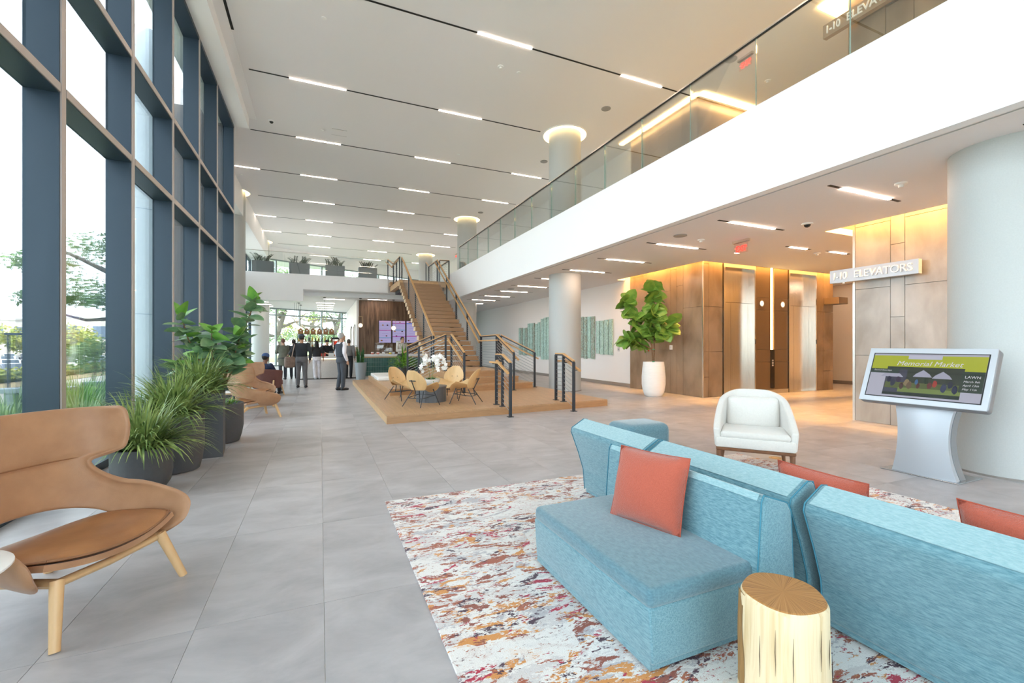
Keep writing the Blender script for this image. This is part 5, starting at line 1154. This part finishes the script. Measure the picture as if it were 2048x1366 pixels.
# ---------------------------------------------------------------- people
def loft(mb, secs, n=16):
    """secs: (x, y, z, rx, ry)"""
    vs = [(x + rx * math.cos(2 * PI * j / n), y + ry * math.sin(2 * PI * j / n), z) for x, y, z, rx, ry in secs for j in range(n)]; k = len(secs)
    mb.add(vs, [(i * n + j, i * n + (j + 1) % n, (i + 1) * n + (j + 1) % n, (i + 1) * n + j) for i in range(k - 1) for j in range(n)] + [tuple(range(n))[::-1], tuple((k - 1) * n + j for j in range(n))])
def limb(mb, pts, rs, n=12):
    mb.tube(pts, rs, n)
    for p, r in zip(pts, rs): mb.ell(p, (r, r, r), 10, 6)
def lerp3(a, b, t): return tuple(x + (y - x) * t for x, y in zip(a, b))
JD = dict(ankL=(-.09, .02, .08), ankR=(.09, .02, .08), kneL=(-.10, -.015, .50), kneR=(.10, -.015, .50), hipL=(-.09, 0, .92), hipR=(.09, 0, .92), shL=(-.185, 0, 1.42), shR=(.185, 0, 1.42), elL=(-.235, .03, 1.14), elR=(.235, .03, 1.14), wrL=(-.24, -.06, .90), wrR=(.24, -.06, .90), head=(0, -.015, 1.63), lean=0., fL=(-.02, -1, 0), fR=(.02, -1, 0), yaw=0.)
def sect(w, J, ex):
    ln = J['lean']
    T = [(.84, .155, .115), (.92, .172, .125), (1.02, .155, .112), (1.12, .148, .105), (1.24, .165, .115), (1.36, .182, .112), (1.42, .165, .095), (1.465, .085, .07)]
    return [(0, -ln * max(0, z - .9) / .55 + J.get('by', 0), z + J.get('bz', 0), rx * w + ex, ry * w + ex) for z, rx, ry in T]
def hand(mb, wr, el, s):
    w = Vector(wr); d = (w - Vector(el)).normalized(); side = d.cross(Vector((0, 1, 0)))
    if side.length < .1: side = Vector((1, 0, 0))
    side = side.normalized(); fw = d.cross(side).normalized()
    pc = w + d * .045; mb.ell(pc, (.028, .036, .045), 10, 6)
    for k, (o, L) in enumerate(((-.024, .062), (-.008, .075), (.008, .07), (.024, .055))):
        b = pc + d * .035 + fw * o; mb.tube([b, b + d * L * .5 + side * .006 * s, b + d * L + side * .022 * s], [.0095, .009, .007], 6)
    b = pc - fw * .03; mb.tube([b, b - fw * .022 + d * .025, b - fw * .025 + d * .055], [.011, .010, .008], 6)
def person(label, loc, rz, h=1.75, top='#333', legs='#444', shoes='#222', skin='#c99878', hair='#3a2a20', pose=None, w=1., sleeves=1, topz=None, hairlong=0., cap=None, flare=0., coat=0., vest=None, body_v=.011, bald=0.):
    J = dict(JD); J.update(pose or {}); sc = h / 1.75
    t = thing('person', label, 'person', loc, rz); t.scale = (sc,) * 3
    hd = J['head']; nb = (0, -J['lean'] + J.get('by', 0), 1.45 + J.get('bz', 0))
    # body: one continuous surface
    mb = MB(); loft(mb, sect(w, J, -.004))
    limb(mb, [nb, lerp3(nb, hd, .75)], [.06, .052])
    mb.ell(hd, (.074, .094, .118), 16, 12); mb.ell((hd[0], hd[1] - .045, hd[2] - .06), (.052, .055, .055), 12, 8)
    c_, s_ = math.cos(J['yaw']), math.sin(J['yaw'])
    def hp(x, y, z): return (hd[0] + x * c_ - y * s_, hd[1] + x * s_ + y * c_, hd[2] + z)
    mb.ell(hp(0, -.098, -.012), (.014, .022, .022), 8, 6)
    for e in (-1, 1): mb.ell(hp(e * .076, .008, -.012), (.012, .022, .032), 8, 6)
    for S_ in 'LR':
        limb(mb, [J['sh' + S_], lerp3(J['sh' + S_], J['el' + S_], .5), J['el' + S_], lerp3(J['el' + S_], J['wr' + S_], .4), J['wr' + S_]], [.058, .048, .040, .040, .027])
        hand(mb, J['wr' + S_], J['el' + S_], 1 if S_ == 'L' else -1)
        limb(mb, [J['hip' + S_], lerp3(J['hip' + S_], J['kne' + S_], .5), J['kne' + S_], lerp3(J['kne' + S_], J['ank' + S_], .35), J['ank' + S_]], [.088, .075, .056, .056, .038])
        a = Vector(J['ank' + S_]); f = Vector(J['f' + S_]).normalized(); limb(mb, [a + Vector((0, 0, -.03)), a + f * .14 + Vector((0, 0, -.045))], [.042, .034])
    def rem(name, m_, mat_, v, parent=t):
        o = obj(name, m_, mat_, parent); modmesh(o, ('REMESH', dict(mode='VOXEL', voxel_size=v)), ('SMOOTH', dict(iterations=3, factor=.5))); smoothall(o, 180); return o
    Msk = mat('skin_' + skin, skin, .55)
    rem('body', mb, Msk, body_v)
    # face details
    for e in (-1, 1): obj('eye', MB().ell(hp(e * .03, -.084, .012), (.012, .008, .008), 8, 6), mat('eye_dark', '#2a211c', .3), t)
    obj('mouth', MB().ell(hp(0, -.093, -.062), (.022, .006, .005), 8, 6), mat('lip_' + skin, '#a8675a', .5), t)
    # trousers
    mb = MB(); by, bz = J.get('by', 0), J.get('bz', 0)
    loft(mb, [(0, by, .84 + bz, .16 * w + .012, .12 * w + .014), (0, by, .92 + bz, .178 * w + .012, .13 * w + .014), (0, by, 1.02 + bz, .158 * w + .012, .115 * w + .012)])
    for S_ in 'LR':
        hp_, kn, an = J['hip' + S_], J['kne' + S_], J['ank' + S_]
        limb(mb, [hp_, lerp3(hp_, kn, .5), kn, lerp3(kn, an, .5), lerp3(kn, an, .93)], [.10, .088, .070, .066 + flare * .5, .058 + flare])
    rem('trousers', mb, mat('cloth_' + legs, legs, .85, noise=.25, nscale=(9, 9, 5), bump=.3, bscale=(14, 14, 8)), .013)
    # top
    mb = MB(); loft(mb, [s__ for s__ in sect(w, J, .018) if s__[2] - bz > (.95 if not coat else .80)])
    if coat: loft(mb, [(0, by, .60 + bz, .19 * w, .15 * w), (0, by, .95 + bz, .185 * w, .14 * w)])
    for S_ in 'LR':
        sh, el, wr = J['sh' + S_], J['el' + S_], J['wr' + S_]
        if sleeves == 1: limb(mb, [sh, lerp3(sh, el, .5), el, lerp3(el, wr, .5), lerp3(el, wr, .9)], [.069, .064, .058, .052, .043])
        elif sleeves > 0: limb(mb, [sh, lerp3(sh, el, .75)], [.076, .068])
        else: mb.ell(sh, (.07, .085, .07), 10, 8)
    Mt = mat('cloth_' + top, top, .85, noise=.25, nscale=(10, 10, 7), bump=.35, bscale=(16, 16, 10))
    tp = rem('top', mb, Mt, .013)
    if vest:
        mb = MB(); loft(mb, [s__ for s__ in sect(w, J, .034) if .93 < s__[2] - bz < 1.43]); 
        for S_ in 'LR': mb.ell(lerp3(J['sh' + S_], nb, .35), (.07, .10, .05), 10, 8)
        rem('vest', mb, mat('cloth_' + vest, vest, .8, noise=.2, nscale=(10, 10, 20), bump=.4, bscale=(3, 3, 22)), .013)
    for S_ in 'LR':
        a = Vector(J['ank' + S_]); f = Vector(J['f' + S_]).normalized(); mb = MB(); limb(mb, [a + Vector((0, 0, -.035)) - f * .03, a + f * .16 + Vector((0, 0, -.048))], [.048, .038]); rem('shoe', mb, mat('shoe_' + shoes, shoes, .5), .012)
    # hair / cap
    mb = MB(); Mh = mat('hair_' + hair, hair, .6, noise=.3, nscale=(40, 40, 15))
    mb.ell(hp(0, .02, .028), (.086, .098, .108), 14, 10)
    if hairlong: limb(mb, [hp(0, .06, 0), hp(0, .075, -.18), hp(.0, .085, -.18 - hairlong)], [.085, .085, .06])
    for v in range(len(mb.v)):
        x, y, z = mb.v[v]; 
        if y < hd[1] - .055 and z < hd[2] + .075: mb.v[v] = (x, hd[1] - .05, z)
    rem('hair', mb, Mh, .011)
    if cap:
        m_ = MB(); m_.ell(hp(0, .005, .055), (.094, .108, .085), 16, 10); m_.grid(lambda u, v: hp((u - .5) * .15, -.09 - v * .075 * (1 - (2 * u - 1) ** 2 * .5), .055 - .02 * v), 8, 4)
        rem('cap', m_, mat('cap_' + cap, cap, .8), .008)
    return t
p = person('man in black puffer jacket and grey trousers with a brown backpack', (-.56, 16.3, 0), math.radians(172), 1.77, '#2f3238', '#6d6b6d', '#26262a', '#b98d70', '#2d2a28', dict(elR=(.30, .0, 1.18), wrR=(.42, -.22, 1.10), elL=(-.28, .02, 1.14), ankL=(-.13, .05, .08), ankR=(.12, -.03, .08)), 1.05, cap='#3a4450')
mbp = MB(); mbp.rbox(0, 0, 0, .32, .17, .36, .07, 4); mbp.rbox(0, .1, -.05, .24, .06, .18, .03, 3)
bp = thing('backpack', 'brown leather backpack hanging low on the puffer jacket man', 'backpack', (-.90, 16.05, .86), math.radians(20)); obj('bag', mbp, mat('bag_brown', '#8b7466', .6, noise=.35, nscale=(12, 12, 12)), bp, True); obj('strap', MB().tube([(.08, .05, .18), (.15, .10, .45), (.22, .18, .62)], .014, 6, flat=.4), mat('strap_pale', '#b9a79c', .7), bp); obj('buckle', MB().bb(-.03, .03, .125, .14, -.05, .0), mat('brass', '#c9a876', .35), bp)
person('grey haired man in dark vest and white shirt standing alone', (.62, 14.9, 0), math.radians(115), 1.79, '#ece6ea', '#4c5058', '#2a2a2c', '#c59a80', '#b9b5b2', dict(elR=(.22, .06, 1.13), wrR=(.22, -.04, .88), lean=-.02, ankL=(-.08, .0, .08), ankR=(.09, .07, .08)), 1.08, vest='#3b4048')
person('woman with long dark hair, black top and white trousers at the counter', (-.12, 20.18, 0), math.radians(190), 1.60, '#2a292c', '#ece7ea', '#cfd3d4', '#8a5f48', '#1f1a18', dict(lean=.08, head=(.0, -.11, 1.62), elL=(-.26, .0, 1.16), wrL=(-.26, .08, .92), elR=(.25, -.12, 1.17), wrR=(.20, -.30, 1.08), ankL=(-.10, .0, .08), ankR=(.06, .05, .08)), 1.05, sleeves=.5, hairlong=.22, flare=.035)
person('woman with short auburn hair in a grey green coat by the window', (-1.40, 20.5, 0), math.radians(200), 1.68, '#76796c', '#3f464e', '#202022', '#d0a58c', '#7c5347', dict(elL=(-.24, -.08, 1.15), wrL=(-.10, -.24, 1.18), elR=(.24, -.08, 1.15), wrR=(.1, -.24, 1.15)), 1., coat=1)
person('person in dark clothes mostly hidden behind the puffer jacket man', (-1.02, 20.85, 0), math.radians(185), 1.66, '#3a3c42', '#33363c', '#1f1f20', '#b98d70', '#2a211c')
person('cafe worker in black cap and black shirt behind the counter', (.30, 22.55, 0), math.radians(25), 1.66, '#26262a', '#2b2b2e', '#1c1c1e', '#c59878', '#2a221e', dict(elR=(.25, -.1, 1.15), wrR=(.12, -.3, 1.08), elL=(-.25, -.1, 1.15), wrL=(-.12, -.3, 1.08)), cap='#2b2d31', sleeves=.5)
person('cafe worker in dark shirt beside the drinks cooler', (.86, 23.3, 0), math.radians(-15), 1.70, '#2b2d33', '#2b2b2e', '#1c1c1e', '#9a6f56', '#231c18', dict(elR=(.25, -.1, 1.15), wrR=(.15, -.3, 1.1)), sleeves=.5)
person('customer hidden behind the man in the vest, dark trousers visible', (1.12, 20.0, 0), math.radians(165), 1.66, '#7d7a78', '#2c2e33', '#1f1f22', '#b98d70', '#4a3a2e', dict(elR=(.24, -.1, 1.15), wrR=(.14, -.26, 1.1)))
hb = thing('handbag', 'brown handbag resting on the counter end behind the vest man', 'handbag', (1.36, 20.78, .93)); obj('bag', MB().prism([(-.15, 0), (.15, 0), (.11, .22), (-.11, .22)], -.06, .06, M=rot(rx=PI / 2)), mat('bag_tan', '#8e5a3c', .5), hb); obj('handle', MB().tube([(.1 * math.cos(a), 0, .22 + .1 * math.sin(a)) for a in [PI * i / 8 for i in range(9)]], .008, 6), mat('bag_tan', '#8e5a3c', .5), hb)
person('man in beige jacket looking down before the menu screens', (3.22, 19.3, 0), math.radians(20), 1.80, '#e6dfd4', '#5a5a5e', '#2a2a2c', '#c59a80', '#3a342f', dict(head=(.0, -.06, 1.60), elR=(.25, -.06, 1.15), wrR=(.10, -.28, 1.18), elL=(-.25, -.06, 1.15), wrL=(-.08, -.28, 1.16)), 1.05)
person('person in blue cap and navy top sitting in the burgundy chair', (-1.35, 13.98, 0), math.radians(150), 1.72, '#2b3350', '#3a3d44', '#222226', '#7a5644', '#1f1a18',
       dict(bz=-.55, by=.10, hipL=(-.10, .05, .42), hipR=(.10, .05, .42), kneL=(-.13, -.36, .48), kneR=(.13, -.36, .48), ankL=(-.12, -.38, .10), ankR=(.12, -.38, .10), shL=(-.18, .10, .87), shR=(.18, .10, .87), elL=(-.25, .0, .66), elR=(.25, .0, .66), wrL=(-.18, -.22, .60), wrR=(.18, -.22, .60), head=(0, .05, 1.08)), cap='#3b5684')
# ---------------------------------------------------------------- outside
M_asph = mat('asphalt', '#9a9896', .9, noise=.15, nscale=(2, 2, 2)); M_lawn = mat('lawn', '#8aa04a', .95, nscale=(1.2, 1.2, 1.2), col2='#5d7f3a', detail=8); M_path = mat('pavement', '#b9b1a8', .9, noise=.1, nscale=(3, 3, 3)); M_mulch = mat('mulch', '#a8926a', .95, noise=.3, nscale=(6, 6, 6))
def ground(name, x0, x1, y0, y1, z, m, lb): tag(obj(name, MB().bb(x0, x1, y0, y1, z - .3, z), m), lb, 'ground')
ground('ground', -240, 200, -60, 260, -1.7, M_asph, 'asphalt parking lot stretching away outside the windows')
ground('garden_bed', -7.6, -2.8, -20, 40, -.12, M_lawn, 'planted garden bed just outside the window wall')
ground('footpath', -10.2, -7.7, -20, 60, -.14, M_path, 'grey footpath beyond the garden bed')
ground('verge', -13.4, -10.25, -20, 60, -.13, M_mulch, 'sunlit tan verge with the hedge beyond the footpath')
ground('rear_lawn', -6, 60, 41, 120, -.12, M_lawn, 'lawn under the oaks behind the cafe')
M_lf1 = leafmat('oak_foliage', '#9db47c', '#6b8c5a', .6, 1.5); M_lf2 = leafmat('sunlit_foliage', '#b9b45a', '#8a9a44', .6, 1.2); M_hedge = leafmat('hedge_foliage', '#a8a84e', '#6c7c34', .6, 3.); M_bark = mat('oak_bark', '#7d7468', .9, noise=.35, nscale=(6, 6, 2), bump=.5)
def cloud(seed, blobs, n, L):
    r = random.Random(seed); mb = MB(); mb.norecalc = True
    for k in range(n):
        c, R_ = r.choice(blobs); d = Vector((r.gauss(0, 1), r.gauss(0, 1), r.gauss(0, .7))).normalized() * (r.random() ** .35)
        p = Vector(c) + Vector((d.x * R_[0], d.y * R_[1], d.z * R_[2])); a = Vector((r.gauss(0, 1), r.gauss(0, 1), r.gauss(0, .6))).normalized(); b = a.cross(Vector((r.gauss(0, 1), r.gauss(0, 1), r.gauss(0, 1)))).normalized(); l = L * r.uniform(.6, 1.3)
        mb.add([p, p + a * l * .5 + b * l * .25, p + a * l, p + a * l * .5 - b * l * .25], [(0, 1, 2, 3)])
    return mb
def tree(label, x, y, trunk, blobs, n, L, m, seed, z=-.15):
    t = thing('tree', label, 'tree', (x, y, z))
    for k, (pts, rs) in enumerate(trunk): obj('trunk' if k == 0 else 'branch', MB().tube(pts, rs, 9), M_bark, t, True)
    obj('foliage', cloud(seed, blobs, n, L), m, t, kind='stuff'); return t
tree('tall oak with drooping dark limbs outside the second window bay', -6.0, 19.6, [([(0, 0, 0), (.2, .3, 2), (.1, .2, 3.6), (.3, .4, 5.5)], [.28, .22, .18, .1]), ([(.1, .2, 3.0), (-.5, .1, 2.5), (-1.2, -.2, 2.4), (-1.9, -.6, 2.65)], [.1, .07, .05, .03]), ([(.1, .2, 3.6), (-1.2, -.5, 4.4), (-2.0, -.8, 4.8)], [.1, .07, .03])],
     [((-1.3, -.3, 3.5), (1.2, 1.0, .5)), ((-2.1, -.7, 4.2), (.9, .8, .4)), ((-.9, .2, 4.9), (1.0, 1.0, .55)), ((-1.9, -.5, 3.05), (1.0, .7, .3)), ((.3, .3, 5.9), (.9, .9, .6)), ((-.4, -.6, 3.0), (.8, .6, .3))], 5200, .13, M_lf1, 1)
tree('round yellow green tree over the parked cars, second window bay', -24.3, 61.0, [([(0, 0, 0), (0, 0, 1.5), (.2, 0, 3)], [.2, .16, .1])], [((0, 0, 3.9), (2.6, 2.6, 1.5)), ((1.2, -.4, 2.9), (1.8, 1.5, .8))], 4200, .34, M_lf2, 2, -1.7)
tree('yellow green tree over the parked cars, first window bay', -31.0, 63.0, [([(0, 0, 0), (0, 0, 1.5), (.2, 0, 3)], [.2, .16, .1])], [((0, 0, 4.0), (2.4, 2.4, 1.4)), ((-2.5, .4, 3.6), (1.8, 1.5, 1.1)), ((3.0, -.8, 3.2), (1.4, 1.2, .9))], 4200, .34, M_lf2, 3, -1.7)
tree('small pale shrub tree in front of the cars, second window bay', -7.9, 21.8, [([(0, 0, 0), (.05, 0, .6), (0, .1, 1.3)], [.06, .04, .02])], [((0, 0, .9), (.7, .7, .55)), ((.2, -.1, 1.5), (.55, .5, .45)), ((-.3, .1, 1.25), (.5, .5, .35))], 2200, .11, M_lf1, 4)
# hedge
t = thing('hedge', 'low sunlit hedge in front of the parked cars', 'hedge', (-12.2, 27, -.15)); obj('foliage', cloud(12, [((0, y, .28), (.7, 1.4, .32)) for y in range(-10, 14, 2)], 5200, .16), M_hedge, t, kind='stuff'); obj('woody_core', MB().rbox(0, 2, .2, 1.0, 24, .4, .2, 2), mat('hedge_core', '#5b6a34', .9), t)
# garden grasses near the glass
for k, (x, y, lb) in enumerate(((-5.3, 11.2, 'arching grass clump outside the first bay, nearer to the glass'), (-5.4, 13.6, 'arching grass clump outside the first bay, by the low bench'), (-4.9, 13.2, 'bright upright grass clump outside the second bay'), (-5.75, 15.3, 'grass clump outside the second bay near the grey bench'), (-3.6, 9.6, 'green clump close against the window wall'))):
    t = thing('garden_grass', lb, 'grass clump', (x, y, -.12)); obj('blades', bladeplant(360, .45, .95, .014, 0, .55, 1.05, 60 + k), M_gB2 if k in (2,) else M_fern if k % 2 else M_lf1, t, kind='stuff'); obj('root_mound', MB().ell((0, 0, 0), (.55, .55, .08), 14, 6), M_soil, t)
# lamp post, benches
t = thing('lamp_post', 'slim dark lamp post outside the first window bay', 'lamp post', (-8.45, 17.95, -.15)); obj('pole', MB().lathe([(.07, 0), (.07, .25), (.04, .26), (.04, 1.86)], 12), M_frame, t, True); obj('head', MB().bb(-.06, .42, -.08, .08, 1.86, 1.92), M_frame, t)
for x, y, lb in ((-6.75, 14.4, 'grey concrete bench outside the first window bay'), (-5.75, 16.2, 'grey concrete bench outside the second window bay')):
    t = thing('garden_bench', lb, 'bench', (x, y, -.14)); g_ = mat('concrete_blue', '#8d9aa0', .8); obj('seat', MB().bb(-.3, 1.2, -.25, .25, .42, .52), g_, t); obj('leg', MB().bb(.0, .18, -.22, .22, 0, .42), g_, t); obj('leg', MB().bb(.9, 1.08, -.22, .22, 0, .42), g_, t)
# far buildings
def building(label, x, y, w, d, h, m, rz=0., n=8):
    t = thing('far_building', label, 'building', (x, y, -1.7), rz); obj('walls', MB().bb(-w / 2, w / 2, -d / 2, d / 2, 0, h), m, t); obj('roof', MB().bb(-w / 2 - .4, w / 2 + .4, -d / 2 - .4, d / 2 + .4, h, h + .5), mat('roof_grey', '#c9c6c0', .8), t)
    for k in range(n): obj('window', MB().bb(-w / 2 + w * (k + .15) / n, -w / 2 + w * (k + .85) / n, -d / 2 - .05, -d / 2, h * .45, h * .8), mat('far_window', '#6f7f92', .2), t)
building('long low pale building beyond the parking lot', -104, 190, 90, 10, 11.0, mat('pale_wall', '#e6ded2', .8), math.radians(10), 12)
building('large plain cream building beyond the trees', -52, 175, 36, 12, 11, mat('cream_wall', '#ece4d4', .8), math.radians(5), 5)
# parked cars
M_tyre = mat('tyre', '#1c1c1e', .8); M_cgl = mat('car_glass', '#3a4652', .1)
def carbase(colname, col):
    t = thing('parked_car', 'car', 'car'); m = mat('car_' + colname, col, .25, metal=.2, coat=.6)
    body = [(-2.2, .35), (-2.25, .62), (-2.1, .82), (-1.2, .92), (-.55, 1.38), (.75, 1.42), (1.55, .98), (2.1, .88), (2.25, .6), (2.2, .35)]
    mb = prof([(x, z) for x, z in body], -.85, .85, .06, 2); obj('body', mb, m, t, True)
    gl = [(-1.05, .95), (-.5, 1.32), (.68, 1.36), (1.35, 1.0)]; bd = t.children[0]; obj('side_glass', MB().add([(x, -.856, z) for x, z in gl] + [(x, .856, z) for x, z in gl], [(0, 1, 2, 3), (7, 6, 5, 4)]), M_cgl, bd)
    obj('windscreen', MB().add([(-1.14, -.7, .965), (-.61, -.68, 1.365), (-.61, .68, 1.365), (-1.14, .7, .965)], [(0, 1, 2, 3)]), M_cgl, bd); obj('rear_glass', MB().add([(.80, -.66, 1.42), (1.52, -.7, 1.02), (1.52, .7, 1.02), (.80, .66, 1.42)], [(0, 1, 2, 3)]), M_cgl, bd)
    for x in (-1.35, 1.35):
        for s in (-1, 1): obj('wheel', MB().lathe([(0, -.1), (.33, -.1), (.33, .1), (0, .1)], 18, M=rot(rx=PI / 2, t=(x, s * .78, .33))), M_tyre, t, True)
    for s in (-1, 1): obj('tail_lamp', MB().bb(2.2, 2.27, s * .6 - .15, s * .6 + .15, .62, .75), mat('tail_red', '#8a1f1c', .3), t); obj('headlamp', MB().bb(-2.27, -2.18, s * .6 - .15, s * .6 + .15, .62, .74), M_dev, t)
    return t
cars = {}
rows = [(57, ['silver', 'dark blue', 'white', 'silver', 'dark red']), (74, ['white', 'white', 'silver', 'white', 'grey', 'silver']), (96, ['silver', 'white', 'grey', 'white', 'dark blue', 'silver', 'white']), (124, ['white', 'silver', 'dark blue', 'white', 'grey', 'white', 'silver', 'white'])]
CC = {'white': '#e9eaec', 'silver': '#aab2ba', 'grey': '#6a7078', 'dark red': '#7a2230', 'dark blue': '#2c3a54'}
rown = ['front', 'second', 'third', 'rear']
for ri, (y, lst) in enumerate(rows):
    for k, c in enumerate(lst):
        if c not in cars: cars[c] = carbase(c, CC[c]); o = cars[c]
        else: o = copytree(cars[c])
        x = -.415 * y - 2.75 * (len(lst) / 2 - .5 - k)
        o.location = (x, y + random.uniform(-.3, .3), -1.7); o.rotation_euler = (0, 0, PI / 2 + .55 + (PI if (k + ri) % 2 else 0) + random.uniform(-.03, .03))
        o['label'] = '%s parked car, %s parking row, %s from the left' % (c, rown[ri], ORD[k].replace('nearest', 'first')); o['group'] = 'cars in the parking lot'
# oaks behind the cafe
for k, (x, y, lb, m) in enumerate(((-3.2, 43.5, 'twisting oak behind the cafe glazing, left', M_lf1), (1.5, 46.5, 'twisting oak behind the cafe glazing, middle', M_lf1), (6.5, 52, 'sunlit oak behind the cafe glazing, right', M_lf2), (-1, 56, 'sunlit oak farther behind the cafe', M_lf2), (5, 45, 'oak behind the brown wood wall', M_lf1))):
    r = random.Random(80 + k); tr_ = [([(0, 0, 0), (.3, 0, 1.2), (-.2, .1, 2.6), (.4, 0, 4.5), (.2, 0, 7)], [.34, .28, .24, .16, .08])]
    for j in range(6):
        a = r.uniform(0, 2 * PI); z = r.uniform(1.4, 4.2); p = Vector((0, 0, z)); pts = [p]; d = Vector((math.cos(a), math.sin(a) * .5, r.uniform(.1, .5)))
        for i in range(5): p = p + d * .8 + Vector((0, 0, r.uniform(-.35, .35))); pts.append(p)
        tr_.append((pts, [.15, .12, .09, .07, .05, .02]))
    tree(lb, x, y, tr_, [((r.uniform(-3.5, 3.5), r.uniform(-1.5, 1.5), r.uniform(1.9, 8)), (1.4, 1.0, .55)) for j in range(16)], 4200, .22, m, 90 + k)
